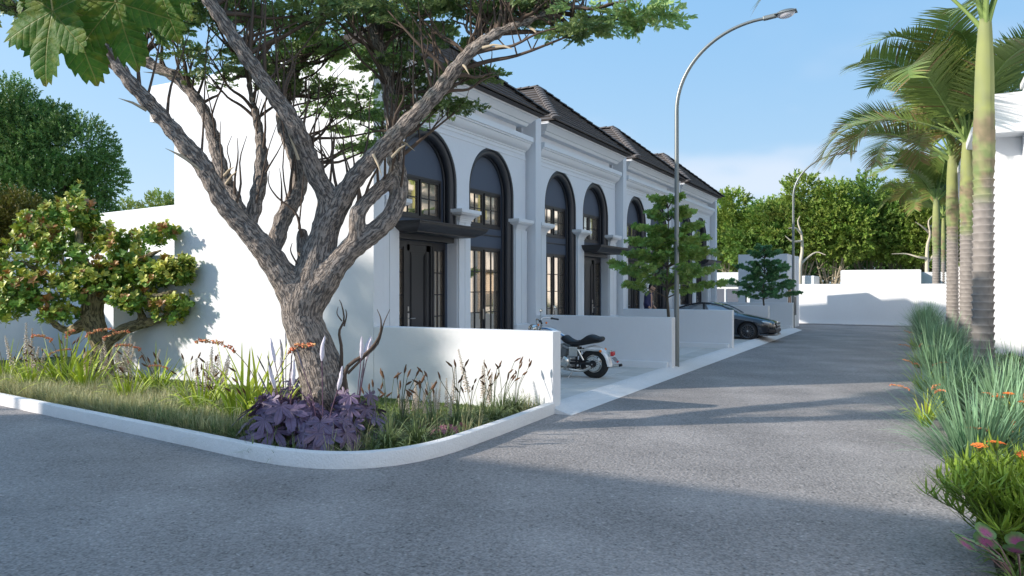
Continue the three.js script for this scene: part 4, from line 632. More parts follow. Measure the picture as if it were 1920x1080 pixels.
// ---------------------------------------------------------------- gnarled bushy tree at the left of the bed
{
  const D = 16.5, wallD = (px) => 10.93 / (CO + (px - 960) / FOCAL * SI), deep = (px, d) => Math.min(d + 2.2, wallD(px) - 0.42), B = at(196, 710, D).setY(0.02), t = thing('bushy_tree', 'gnarled small tree with green and rusty leaves in the left flower bed', 'tree', B.toArray());
  const L = (rows) => rows.map(([x, y, r, d]) => ({ p: at(x, y, Math.min(d ? d + 2.2 : D, wallD(x) - 0.25)).sub(B), r: PXM(r, D) }));
  const main = L([[198, 735, 22], [194, 690, 17], [190, 650, 16], [180, 615, 17], [172, 590, 19], [176, 560, 17], [168, 520, 11], [150, 470, 8], [148, 400, 4]]);
  const arms = [L([[200, 642, 11], [215, 630, 10], [242, 614, 9], [266, 607, 8], [290, 602, 6], [305, 595, 4], [330, 575, 2.5]]), L([[262, 608, 7], [266, 590, 5], [258, 572, 3.5], [252, 560, 3]]), L([[170, 608, 11], [150, 612, 9], [128, 620, 6], [95, 600, 4], [60, 560, 3]]), L([[176, 566, 12], [210, 540, 9], [250, 500, 6], [300, 470, 3]]), L([[168, 560, 11], [130, 540, 8], [90, 520, 5], [40, 490, 3]]), L([[205, 540, 6], [270, 560, 5, 13.8], [330, 545, 3, 13.6]]), L([[172, 570, 9], [150, 555, 7, 14.8], [120, 500, 5, 15], [100, 440, 3, 15]])];
  const knots = L([[172, 705, 12, 14.0], [168, 668, 11, 14.0]]);
  const all = [...limbsOf(bend(main, 2, 0.01)), ...arms.flatMap((a) => limbsOf(bend(a, 3, 0.02))), ...limbsOf(knots)];
  const mossy = new THREE.MeshStandardMaterial({ color: C(0.95, 0.95, 0.62), roughness: 0.95, map: barkMap, bumpMap: barkBump, bumpScale: 0.03 });
  part('trunk', barkUV(organic(all, { cell: 0.024, k: 0.06, rough: (x, y, z) => 0.025 * (n3(x * 12, y * 8, z * 12) - 0.5), floor: -0.03 }), 0.4), mossy, t);
  const leaf = leafGeo(OBOV, 0.18, 0.25), ros = [0, 1, 2].map(() => { const gs = []; for (let i = 0; i < 9; i++) { const g = leaf.clone(), s = R(0.08, 0.13); g.scale(s * 1.15, s, s); g.rotateX(R(-1.25, -0.3)); g.rotateY(i * 2.4 + R(-0.3, 0.3)); g.translate(0, R(-0.06, 0.02), 0); gs.push(g); } gs.push(tube([V(0, -0.16, 0), V(0, 0, 0)], [0.005, 0.003], 3, false)); return merge(gs); });
  const lobes = [[150, 400, 42, 40, 14.2], [145, 355, 22, 22, 14.2], [135, 470, 75, 55, 14.2], [70, 455, 60, 52, 14.5], [30, 500, 55, 60, 14.3], [60, 545, 85, 45, 14], [10, 560, 60, 50, 14.4], [-40, 500, 60, 70, 14.5], [160, 530, 70, 42, 14.0], [110, 590, 40, 25, 13.8], [240, 465, 62, 42, 14.2], [222, 510, 50, 38, 14.2], [285, 440, 38, 24, 14.0], [318, 432, 24, 18, 13.9], [290, 510, 60, 36, 14.1], [330, 508, 42, 30, 13.8], [250, 560, 55, 30, 13.9], [320, 580, 42, 32, 13.8], [350, 490, 16, 18, 13.8], [345, 565, 22, 20, 13.7], [180, 440, 45, 35, 14.8], [100, 400, 30, 30, 14.7], [60, 420, 38, 32, 14.9]];
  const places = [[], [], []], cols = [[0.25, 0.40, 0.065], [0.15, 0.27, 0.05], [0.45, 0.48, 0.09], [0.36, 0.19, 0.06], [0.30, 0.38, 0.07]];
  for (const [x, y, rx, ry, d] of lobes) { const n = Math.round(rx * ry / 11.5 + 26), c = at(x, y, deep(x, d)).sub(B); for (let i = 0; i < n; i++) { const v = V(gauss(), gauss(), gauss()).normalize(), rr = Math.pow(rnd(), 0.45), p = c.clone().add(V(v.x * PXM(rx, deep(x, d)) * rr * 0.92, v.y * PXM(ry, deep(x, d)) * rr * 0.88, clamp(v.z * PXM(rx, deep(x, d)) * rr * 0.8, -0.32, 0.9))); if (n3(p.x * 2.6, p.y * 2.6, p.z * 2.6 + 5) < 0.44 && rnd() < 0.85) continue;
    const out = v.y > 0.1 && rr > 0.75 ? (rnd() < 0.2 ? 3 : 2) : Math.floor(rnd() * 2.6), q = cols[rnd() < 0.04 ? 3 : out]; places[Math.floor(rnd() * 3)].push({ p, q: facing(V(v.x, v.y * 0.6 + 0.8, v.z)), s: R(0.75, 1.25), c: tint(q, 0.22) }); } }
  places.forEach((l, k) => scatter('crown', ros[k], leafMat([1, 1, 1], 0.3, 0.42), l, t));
}
// ---------------------------------------------------------------- palms along the right side
const VC = new THREE.MeshStandardMaterial({ color: C(1, 1, 1), roughness: 0.8, vertexColors: true });
const VCleaf = new THREE.MeshPhysicalMaterial({ color: C(1, 1, 1), roughness: 0.5, transmission: 0.28, thickness: 0, ior: 1.3, vertexColors: true, side: THREE.DoubleSide });
function blade(out, cols, base, dir, side, up, len, w, droop, c0, c1, segs = 3, fold = 0) {   // one long leaf as a tapering strip
  let prev = null; for (let i = 0; i <= segs; i++) { const t = i / segs, p = base.clone().addScaledVector(dir, len * t).addScaledVector(up, -droop * len * t * t), k = w * Math.min(1, 0.55 + t * 2.2) * Math.pow(1 - t, 0.6) + 0.0006, a = p.clone().addScaledVector(side, k), b = p.clone().addScaledVector(side, -k), c = [lerp(c0[0], c1[0], t), lerp(c0[1], c1[1], t), lerp(c0[2], c1[2], t)];
    if (prev) { const l = prev; quad(out, l.a, a, b, l.b); for (const q of [l.c, c, c, l.c, c, l.c]) cols.push(...q); } prev = { a, b, c }; }
}
function coloured(out, cols) { const g = mesh3(out); g.setAttribute('color', new THREE.Float32BufferAttribute(cols, 3)); return g; }
function frondGeo(L, rise, drop, brown) {                             // along +x from the crown, leaflets on both sides, in a shallow V
  const N = 30, pts = []; let p = V(0, 0, 0), el = rise; for (let i = 0; i <= N; i++) { pts.push(p.clone()); const t = i / N; el -= drop / N * (0.4 + 1.5 * t * t + 0.5 * t); p = p.clone().add(V(Math.cos(el), Math.sin(el), 0).multiplyScalar(L / N)); }
  const r = tube(pts, pts.map((_, i) => lerp(0.042, 0.005, Math.pow(i / N, 0.7)) * (i < 3 ? 1.5 - 0.15 * i : 1)), 7, false); paint(r, (x) => { const t = x / L; return [lerp(0.30, 0.2, t), lerp(0.42, 0.28, t), lerp(0.13, 0.08, t)]; });
  const out = [], cols = [];
  for (let i = 0; i < 66; i++) for (const s of [-1, 1]) { const t = lerp(0.2, 0.995, (i + 0.5 * (s > 0)) / 66), k = t * N, i0 = Math.min(N - 1, Math.floor(k)), o = pts[i0].clone().lerp(pts[i0 + 1], k - i0), tan = pts[i0 + 1].clone().sub(pts[i0]).normalize(), nrm = V(-tan.y, tan.x, 0);
    const len = L * 0.25 * Math.pow(Math.sin(Math.PI * clamp(0.08 + t * 0.84, 0, 1)), 0.55) * R(0.95, 1.04), fw = lerp(0.35, 1.0, t) * R(0.95, 1.05), dir = V(0, 0, s).addScaledVector(tan, fw).addScaledVector(nrm, R(0.22, 0.38)).normalize(), side = tan.clone().addScaledVector(V(0, 0, s), -0.2).normalize();
    const g = R(0.88, 1.14), b = rnd() < brown * (t > 0.75 ? 1.6 : 0.7), c0 = [0.14 * g, 0.22 * g, 0.05 * g], c1 = b ? [0.34, 0.22, 0.10] : [0.25 * g, 0.31 * g, 0.08 * g];
    blade(out, cols, o, dir, side, V(0, 1, 0), len, 0.031 * L / 4, R(0.08, 0.2), b && rnd() < 0.5 ? [0.2, 0.17, 0.06] : c0, c1, 4); }
  return merge([r, coloured(out, cols)]);
}
const FRONDS = [frondGeo(5.0, 1.1, 1.75, 0.1), frondGeo(4.8, 0.9, 1.75, 0.25), frondGeo(5.0, 1.3, 1.7, 0.05), frondGeo(4.4, 0.7, 1.6, 0.5), frondGeo(3.8, 1.42, 1.1, 0.0)];
function palm(label, pos, H, k, turn, tt = 0.6, bt = 0.8, kinds = [4, 4, 4, 3, 0, 1, 2, 0, 1, 2], fs = 1) {
  const t = thing('palm_tree', label, 'palm tree', pos, turn, 'palms along the right side of the road'), prof = [], n = Math.round(H * tt / 0.14), rows = [];
  const trunkTop = H * tt, brownTop = H * bt, bend0 = R(-0.05, 0.05);
  for (let i = 0; i <= n; i++) { const y = i / n * trunkTop, r = k * (0.215 + 0.07 * Math.pow(Math.max(0, 1 - y / 1.3), 2) - 0.02 * y / trunkTop); rows.push([r + 0.02, y], [r + 0.017, y + 0.018], [r - 0.008, y + 0.03], [r + 0.006, y + 0.11]); }
  const m = 7; for (let i = 1; i <= m; i++) { const f = i / m, y = lerp(trunkTop, brownTop, f), r = k * (0.2 + 0.022 * Math.sin(f * Math.PI)); rows.push([r + 0.008 * k, y - 0.03], [r, y - 0.015], [r - 0.002, y + 0.05]); }
  const q = 10; for (let i = 1; i <= q; i++) { const f = i / q; rows.push([k * lerp(0.2, 0.125, f * f), lerp(brownTop, H, f)]); } rows.push([0.02, H + 0.1]);
  rows.sort((a, b) => a[1] - b[1]);
  const g = new THREE.LatheGeometry(rows.map(([r, y]) => new THREE.Vector2(r, y)), 28), p = g.attributes.position;
  for (let i = 0; i < p.count; i++) { const y = p.getY(i), a = Math.atan2(p.getZ(i), p.getX(i)), w = 1 + 0.02 * (n3(Math.cos(a) * 2 + 9, y * 3, Math.sin(a) * 2) - 0.5); p.setX(i, p.getX(i) * w + bend0 * Math.pow(y / H, 2)); p.setZ(i, p.getZ(i) * w); }
  g.computeVertexNormals();
  paint(g, (x, y, z) => { const a = n3(x * 5 + 3, y * 7, z * 5), b = n3(x * 16, y * 30, z * 16), grey = [0.17 + 0.12 * b, 0.155 + 0.11 * b, 0.145 + 0.1 * b], ring = smooth(0.35, 0.65, a); const brown = [lerp(0.15, 0.33, b), lerp(0.12, 0.2, b) + 0.07 * ring, lerp(0.07, 0.14, b)], green = [0.205 + 0.07 * a, 0.235 + 0.07 * a, 0.09 + 0.03 * b];
    const f1 = smooth(trunkTop - 0.5, trunkTop + 0.1, y + 0.5 * (a - 0.5)), f2 = smooth(brownTop - 0.35, brownTop + 0.1, y + 0.5 * (a - 0.5)); const mid = [lerp(grey[0], brown[0] * 0.8, f1), lerp(grey[1], brown[1], f1), lerp(grey[2], brown[2] * 0.9, f1)]; return [0, 1, 2].map((i) => lerp(mid[i], green[i], f2)); });
  part('trunk', g, VC, t);
  const c = kinds.length === 10 ? 20 : 13; for (let i = 0; i < c; i++) { const v = i < 3 ? 4 : kinds[i % kinds.length], f = part('frond', FRONDS[v], VCleaf, t); f.position.set(bend0, H - 0.35 + 0.35 * (1 - i / c), 0); f.rotation.set(0, i * 2.4 + R(-0.2, 0.2), 0); f.rotateX(R(-0.35, 0.35)); f.rotateZ(R(-0.12, 0.1)); const s = R(0.88, 1.05) * fs; f.scale.set(s, s, s); }
  return t;
}
palm('nearest palm with the thickest ringed trunk, at the right edge', at(1843, 540, 14).setY(0.03).toArray(), 6.95, 0.82, 0.5, 0.57, 0.76, [4, 2, 4, 0, 2, 4]);
palm('palm just left of the nearest one, with a bright green crownshaft', at(1812, 540, 24).setY(0.03).toArray(), 6.75, 0.92, 2.1, 0.6, 0.8, undefined, 1.12);
palm('third palm from the right, its crown hanging lower left', at(1786, 540, 29).setY(0.03).toArray(), 7.1, 0.98, 3.9, 0.6, 0.8, undefined, 1.18);
palm('fourth palm down the road, slim and set farther back', at(1756, 540, 42).setY(0.03).toArray(), 7.0, 1.0, 1.2);
palm('thin farthest palm half hidden behind the fourth one', at(1769, 540, 47).setY(0.03).toArray(), 6.6, 0.6, 5.0);
// ---------------------------------------------------------------- plants of the corner bed and the right strip
const ground = (px, py, y = 0.02) => at(px, py, (EYE - y) * FOCAL / (py - 540)).setY(y);
function tuft(n, h, w, spread, c0, c1, droop = [0.3, 0.9], segs = 4) { const o = [], cols = []; for (let i = 0; i < n; i++) { const a = rnd() * 6.283, el = R(spread[0], spread[1]), d = V(Math.cos(a) * Math.cos(el), Math.sin(el), Math.sin(a) * Math.cos(el)), s = V(-Math.sin(a), R(-0.3, 0.3), Math.cos(a)).normalize(), g = R(0.7, 1.3), L = R(h[0], h[1]);
    blade(o, cols, V(Math.cos(a) * R(0, 0.05) * (h[1] * 2), 0, Math.sin(a) * R(0, 0.05) * (h[1] * 2)), d, s, V(0, 1, 0), L, R(w[0], w[1]), R(droop[0], droop[1]), c0.map((x) => x * g), c1.map((x) => x * g), segs); } return coloured(o, cols); }
const inBed = (x, z) => { const kz = x < -7 ? lerp(-6.2, -7.0, clamp((-6.9 - x) / 6, 0, 3)) : x < -5.4 ? -6.25 - Math.pow(Math.max(0, x + 6.6), 2) * 0.62 : -7.6; return z < kz - 0.12 && x < -5.16; };
// fine grass along the kerb: nobody could count it
{
  const t1 = [0, 1].map(() => tuft(30, [0.22, 0.46], [0.003, 0.0055], [0.6, 1.5], [0.28, 0.30, 0.13], [0.60, 0.58, 0.33], [0.15, 0.6], 3)), t2 = [0, 1].map(() => tuft(28, [0.2, 0.42], [0.0035, 0.006], [0.6, 1.5], [0.09, 0.14, 0.05], [0.22, 0.30, 0.12], [0.2, 0.7], 3));
  const holder = new THREE.Group(); holder.name = 'bed_grass'; tag(holder, 'fine grey green grass filling the edge of the corner bed along its kerb', 'grass', null, 'stuff'); scene.add(holder);
  const pl = [[], [], [], []];
  for (let i = 0; i < 6500; i++) { const x = R(-17, -5.2), off = Math.pow(rnd(), 1.3) * 1.5; let z; if (x < -7.0) z = lerp(-6.34, -7.14, (-7.0 - x) / 6) - 0.28 - off; else { z = R(-10.9, -6.3); if (!inBed(x, z) || rnd() < 0.35 + 0.5 * smooth(-7.2, -5.8, -1 * Math.hypot(x + 5.2, 0) - 5.2)) continue; if (x < -6.6 && z < -8.6) continue; if (x < -6.1 && z < -9.6) continue; }
    const dry = x < -10.5 ? 0.85 : x < -8 ? 0.45 : 0.2, k = (rnd() < dry ? 0 : 2) + Math.floor(rnd() * 2); pl[k].push({ p: V(x, 0.02, z), q: facing(V(R(-0.15, 0.15), 1, R(-0.15, 0.15))), s: R(0.7, 1.25), c: tint([1, 1, 1], 0.15) }); }
  pl.forEach((l, k) => { const m = scatter('tufts', k < 2 ? t1[k] : t2[k - 2], VCleaf, l, holder); });
  // short lawn behind
  const lawn = new THREE.Group(); lawn.name = 'lawn'; tag(lawn, 'short mown lawn between the flower bed and the white side wall', 'grass', null, 'stuff'); scene.add(lawn);
  const bl = tuft(16, [0.03, 0.06], [0.002, 0.0035], [0.6, 1.5], [0.12, 0.19, 0.04], [0.25, 0.34, 0.09], [0, 0.5], 2), lp = []; for (let i = 0; i < 9000; i++) { const x = R(-17, -5.3), z = R(-10.9, -7.4); lp.push({ p: V(x, 0.018, z), q: facing(V(0, 1, 0)), s: R(0.8, 1.4), c: tint([1, 1, 1], 0.15) }); } scatter('tufts', bl, VCleaf, lp, lawn);
}
// feathery grass with brown seed heads
{
  const head = (() => { const c = spline([V(0, 0, 0), V(0.004, 0.06, 0), V(0.012, 0.115, 0)], 6), g = tube(c, [0.006, 0.012, 0.014, 0.0135, 0.012, 0.008, 0.003], 7), p = g.attributes.position; for (let i = 0; i < p.count; i++) { p.setX(i, p.getX(i) + R(-0.0025, 0.0025)); p.setZ(i, p.getZ(i) + R(-0.0025, 0.0025)); } return g; })();
  const hm = std([0.12, 0.062, 0.032], 0.95), stemM = std([0.07, 0.10, 0.04], 0.8), GR = 'grass clumps with brown seed heads in the corner bed';
  const variants = [0, 1, 2].map(() => ({ blades: tuft(120, [0.3, 0.6], [0.004, 0.0075], [0.65, 1.5], [0.10, 0.16, 0.06], [0.27, 0.34, 0.15], [0.3, 0.9], 5), stems: Array.from({ length: 6 }, () => { const a = rnd() * 6.283, r = R(0.05, 0.2), h = R(0.42, 0.72); return { pts: spline([V(0, 0, 0), V(Math.cos(a) * r * 0.35, h * 0.6, Math.sin(a) * r * 0.35), V(Math.cos(a) * r, h, Math.sin(a) * r)], 6), d: V(Math.cos(a) * R(0.1, 1.2), R(0.5, 1), Math.sin(a) * R(0.1, 1.2)) }; }) }));
  const spots = [[752, 806, 'seed head grass right of the purple leaves, nearest the trunk'], [812, 812, 'seed head grass at the kerb bend, second right of the trunk'], [858, 806, 'seed head grass on the kerb bend, before the shaded wall'], [905, 790, 'seed head grass before the low sunlit wall, third from its end'], [942, 778, 'seed head grass second from the end of the sunlit wall'], [985, 764, 'last seed head grass tuft where kerb and wall meet'], [700, 826, 'seed head grass just right of the violet leaves at the kerb'], [412, 792, 'seed head grass left of the violet leaves, by the kerb'], [355, 770, 'seed head grass below the white spikes in the middle of the bed'], [300, 758, 'seed head grass right of the bushy tree foot'], [250, 757, 'seed head grass before the bushy tree foot at the kerb'], [130, 738, 'seed head grass left of the bushy tree foot'], [30, 728, 'seed head grass at the left frame edge'], [82, 730, 'seed head grass below the left white spikes'], [728, 838, 'seed head grass at the kerb, right of the violet leaves'], [782, 832, 'seed head grass at the outer kerb bend'], [880, 806, 'seed head grass at the kerb opposite the middle of the low wall'], [925, 792, 'seed head grass at the kerb before the sunlit wall'], [965, 776, 'low seed head grass near the end of the kerb'], [470, 812, 'seed head grass hugging the kerb left of the violet leaves'], [395, 790, 'seed head grass hugging the kerb below the middle spikes']];
  spots.forEach(([x, y, label], i) => { const v = variants[i % 3], t = thing('seed_grass', label, 'grass clump', ground(x, y).toArray(), rnd() * 6.28, GR); const s = R(1.1, 1.35); t.scale.set(s, s, s); part('blades', v.blades, VCleaf, t).userData.kind = 'stuff';
    part('stems', merge(v.stems.map((q) => tube(q.pts, 0.0035, 4, false))), stemM, t).userData.kind = 'stuff';
    for (const q of v.stems) { const m = part('seed_head', head, hm, t); m.position.copy(q.pts[q.pts.length - 1]); m.quaternion.copy(facing(q.d)); m.scale.set(0.8, 0.85, 0.8); } });
}
// white flower spikes
{
  const GR = 'clumps of white flower spikes in the corner bed', fm = leafMat([0.60, 0.53, 0.46], 0.1, 0.7), sm = std([0.30, 0.25, 0.11], 0.8), lm = std([0.07, 0.11, 0.04], 0.7);
  const spike = (h) => { const o = []; for (let i = 0; i < 58; i++) { const t = i / 58, y = h * lerp(0.36, 1, t), r = lerp(0.036, 0.010, t) * R(0.8, 1.15), a = i * 2.4; const p = V(Math.cos(a) * r, y, Math.sin(a) * r), s = lerp(0.02, 0.009, t) * R(0.8, 1.3); const g = new THREE.OctahedronGeometry(s, 0); g.scale(1.2, 0.75, 1.2); g.rotateY(rnd() * 3); g.translate(p.x, p.y, p.z); o.push(g); const w = tube([V(0, y - 0.01, 0), p], 0.0012, 3, false); o.push(w); } return merge(o); };
  const sg = [spike(0.7), spike(0.85), spike(1.0)], st = [0.7, 0.85, 1.0].map((h) => tube([V(0, 0, 0), V(0.01, h * 0.5, 0), V(0, h, 0)], [0.006, 0.005, 0.002], 5, false));
  const low = tuft(26, [0.15, 0.32], [0.01, 0.016], [0.5, 1.3], [0.06, 0.1, 0.03], [0.11, 0.15, 0.05], [0.2, 0.7], 4);
  const spots = [[48, 722, 7, 1.08, 'white flower spikes at the left, the largest clump'], [178, 735, 6, 0.75, 'white flower spikes before the bushy tree trunk'], [218, 732, 7, 0.98, 'white flower spikes rising in front of the bushy tree trunk'], [252, 735, 3, 0.9, 'white flower spikes just right of the bushy tree trunk'], [385, 765, 6, 0.98, 'white flower spikes before the blank wall between both trees'], [430, 768, 3, 0.8, 'short white flower spikes left of the violet leaves'], [770, 798, 6, 0.62, 'short white flower spikes right of the great trunk'], [806, 800, 5, 0.62, 'white flower spikes in front of the shadow on the low wall'], [838, 800, 4, 0.66, 'pale flower spikes right of the shadow on the low wall'], [906, 778, 5, 0.82, 'yellowish flower spikes near the end of the low wall']];
  spots.forEach(([x, y, n, s, label]) => { const t = thing('flower_spikes', label, 'flowers', ground(x, y).toArray(), 0, GR); part('leaves', low, VCleaf, t).userData.kind = 'stuff';
    for (let i = 0; i < n; i++) { const k = Math.floor(rnd() * 3), a = rnd() * 6.28, r = R(0.03, 0.22), m = part('flower_spike', sg[k], fm, t); m.position.set(Math.cos(a) * r, 0, Math.sin(a) * r); m.scale.setScalar(s * R(1.0, 1.3)); m.rotation.set(Math.sin(a) * 0.28 * r / 0.2, 0, -Math.cos(a) * 0.28 * r / 0.2); part('stem', st[k], sm, m); } });
}
// strap leaved plants with orange sprays
const strapGeo = [0, 1].map(() => tuft(52, [0.7, 1.15], [0.012, 0.02], [0.85, 1.5], [0.20, 0.34, 0.025], [0.60, 0.66, 0.09], [0.2, 0.7], 9));
const sprayGeo = [0, 1].map(() => { const gs = []; const c = spline([V(0, 0, 0), V(0.12, 0.5, 0), V(0.34, 0.74, 0), V(0.62, 0.78, 0.04)], 14); gs.push(paint(tube(c, c.map((_, i) => lerp(0.005, 0.0015, i / 14)), 5, false), () => [0.16, 0.12, 0.04]));
  for (let i = 0; i < 40; i++) { const k = 8 + i / 40 * 6, j = Math.floor(k), p = c[Math.min(14, j)].clone().lerp(c[Math.min(14, j + 1)], k - j), s = R(0.008, 0.019); const g = new THREE.ConeGeometry(s * 0.7, s * 2.4, 5); g.rotateZ(R(-1.6, 1.6)); g.rotateX(R(-1.2, 1.2)); g.translate(p.x, p.y + R(0, 0.025), p.z + R(-0.025, 0.025)); const r = rnd(); gs.push(paint(g, () => [0.60 - 0.1 * r, 0.14 + 0.18 * r, 0.07 + 0.07 * r])); } return merge(gs); });
{
  const GR = 'strap leaved plants with orange flower sprays in the corner bed';
  for (const [x, y, s, n, label] of [[378, 790, 0.8, 0, 'strap leaved plant at the kerb below the middle white spikes'], [240, 765, 0.7, 0, 'strap leaved plant at the kerb right of the bushy tree'], [60, 742, 0.75, 1, 'strap leaved plant at the kerb below the left white spikes'], [118, 738, 1.05 , 3, 'strap leaved plant with orange sprays left of the bushy trunk'], [158, 745, 0.95, 1, 'strap leaved plant with arching leaves right at the bushy trunk'], [292, 752, 0.85, 1, 'strap leaved plant between the bushy tree and the white spikes'], [338, 762, 0.6, 1, 'smaller strap leaved plant before the lawn'], [452, 806, 1.05, 0, 'large strap leaved plant left of the violet leaves'], [500, 812, 1.0, 2, 'strap leaved plant with red sprays just left of the great trunk'], [8, 728, 0.8, 1, 'strap leaved plant cut by the left frame edge']]) {
    const t = thing('strap_plant', label, 'plant', ground(x, y).toArray(), rnd() * 6.28, GR); t.scale.setScalar(s * 1.55); part('leaves', strapGeo[x % 2], VCleaf, t).userData.kind = 'stuff'; for (let i = 0; i < n; i++) { const m = part('flower_spray', sprayGeo[i % 2], VC, t); m.rotation.y = i * 2.1 + R(0, 1); m.scale.setScalar(R(0.85, 1.05)); } }
}
// lobed, toothed leaf about its stalk end: star shaped outline in rings so that it can bend
function lobedLeaf(lobes, teeth, rings = 6, curl = 0.25, cup = 0.12) {
  const pos = [], uv = [], idx = [], N = 120, A = 2.75, rad = (a) => { let r = 0.18; for (const [c, w, l] of lobes) { const d = Math.abs(a - c) / w; if (d < 1) r = Math.max(r, l * Math.pow(1 - d, 0.55) * (1 + 0.3 * d)); } const saw = (a * teeth) % 1; return r * (1 - 0.17 * Math.abs(((saw + 1) % 1) - 0.2)); };
  for (let j = 0; j <= rings; j++) for (let i = 0; i <= N; i++) { const a = lerp(-A, A, i / N), f = j / rings, r = rad(a) * f, x = Math.sin(a) * r, y = Math.cos(a) * r; const z = -curl * (y * Math.abs(y) * 0.9 + x * x * 0.35) + cup * Math.abs(x) * 0.6 + 0.02 * Math.sin(a * 9) * f; pos.push(x, y, z); uv.push(0.5 + x * 0.48, 0.32 + y * 0.64); }
  for (let j = 0; j < rings; j++) for (let i = 0; i < N; i++) { const p = j * (N + 1) + i, q = p + N + 1; if (j) idx.push(p, p + 1, q); idx.push(p + 1, q + 1, q); }
  const g = new THREE.BufferGeometry(); g.setAttribute('position', new THREE.Float32BufferAttribute(pos, 3)); g.setAttribute('uv', new THREE.Float32BufferAttribute(uv, 2)); g.setIndex(idx); g.computeVertexNormals(); return g;
}
const MAPLE = [[0, 0.66, 1.0], [0.95, 0.66, 0.86], [-0.95, 0.66, 0.86], [1.95, 0.75, 0.55], [-1.95, 0.75, 0.55]];
const PALMATE = [[0, 0.42, 1.0], [0.8, 0.4, 0.85], [-0.8, 0.4, 0.85], [1.6, 0.42, 0.62], [-1.6, 0.42, 0.62], [2.35, 0.4, 0.4], [-2.35, 0.4, 0.4]];
function veinField(u, v, lobes) { const x = (u - 0.5) / 0.48, y = (v - 0.32) / 0.64, r = Math.hypot(x, y), a = Math.atan2(x, y); let best = 9, al = 0, pe = 0; for (const [c] of lobes) { const d = Math.abs(a - c); if (d < best) { best = d; al = r * Math.cos(a - c); pe = Math.abs(r * Math.sin(a - c)); } } const main = 1 - smooth(0.004, 0.013, pe), s = ((al - pe * 0.75) / 0.115 + 100) % 1, sec = (1 - smooth(0.02, 0.075, Math.min(s, 1 - s))) * smooth(0, 0.03, pe); return { main, sec, s, r, pe }; }
const mapleMap = tex(512, 512, (u, v) => { const f = veinField(u, v, MAPLE), n = fbm(u * 14, v * 14, 14, 14, 3, 4), q = fbm(u * 60, v * 60, 60, 60, 8, 2), y = smooth(0.45, 0.75, n) * 0.6; let c = [lerp(0.06, 0.17, y) + 0.035 * (q - 0.5), lerp(0.145, 0.21, y) + 0.05 * (q - 0.5), lerp(0.024, 0.03, y)]; const k = Math.max(f.main, f.sec * 0.5); c = [lerp(c[0], 0.17, k), lerp(c[1], 0.20, k), lerp(c[2], 0.055, k)]; const t = smooth(0.86, 1.0, f.r) * 0.5; return [lerp(c[0], 0.16, t), lerp(c[1], 0.06, t), lerp(c[2], 0.03, t)]; });
const mapleBump = tex(512, 512, (u, v) => { const f = veinField(u, v, MAPLE), q = fbm(u * 55, v * 55, 55, 55, 8, 3); return 0.45 + 0.25 * Math.sin(f.s * Math.PI) + 0.3 * (q - 0.5) - 0.3 * f.main - 0.12 * f.sec; }, [1, 1], false);
const purpleMap = tex(256, 256, (u, v) => { const f = veinField(u, v, PALMATE), n = fbm(u * 12, v * 12, 12, 12, 5, 4), k = Math.max(f.main, f.sec * 0.5); return [lerp(0.095 + 0.1 * n, 0.05, k), lerp(0.065 + 0.07 * n, 0.03, k), lerp(0.125 + 0.11 * n, 0.065, k)]; });
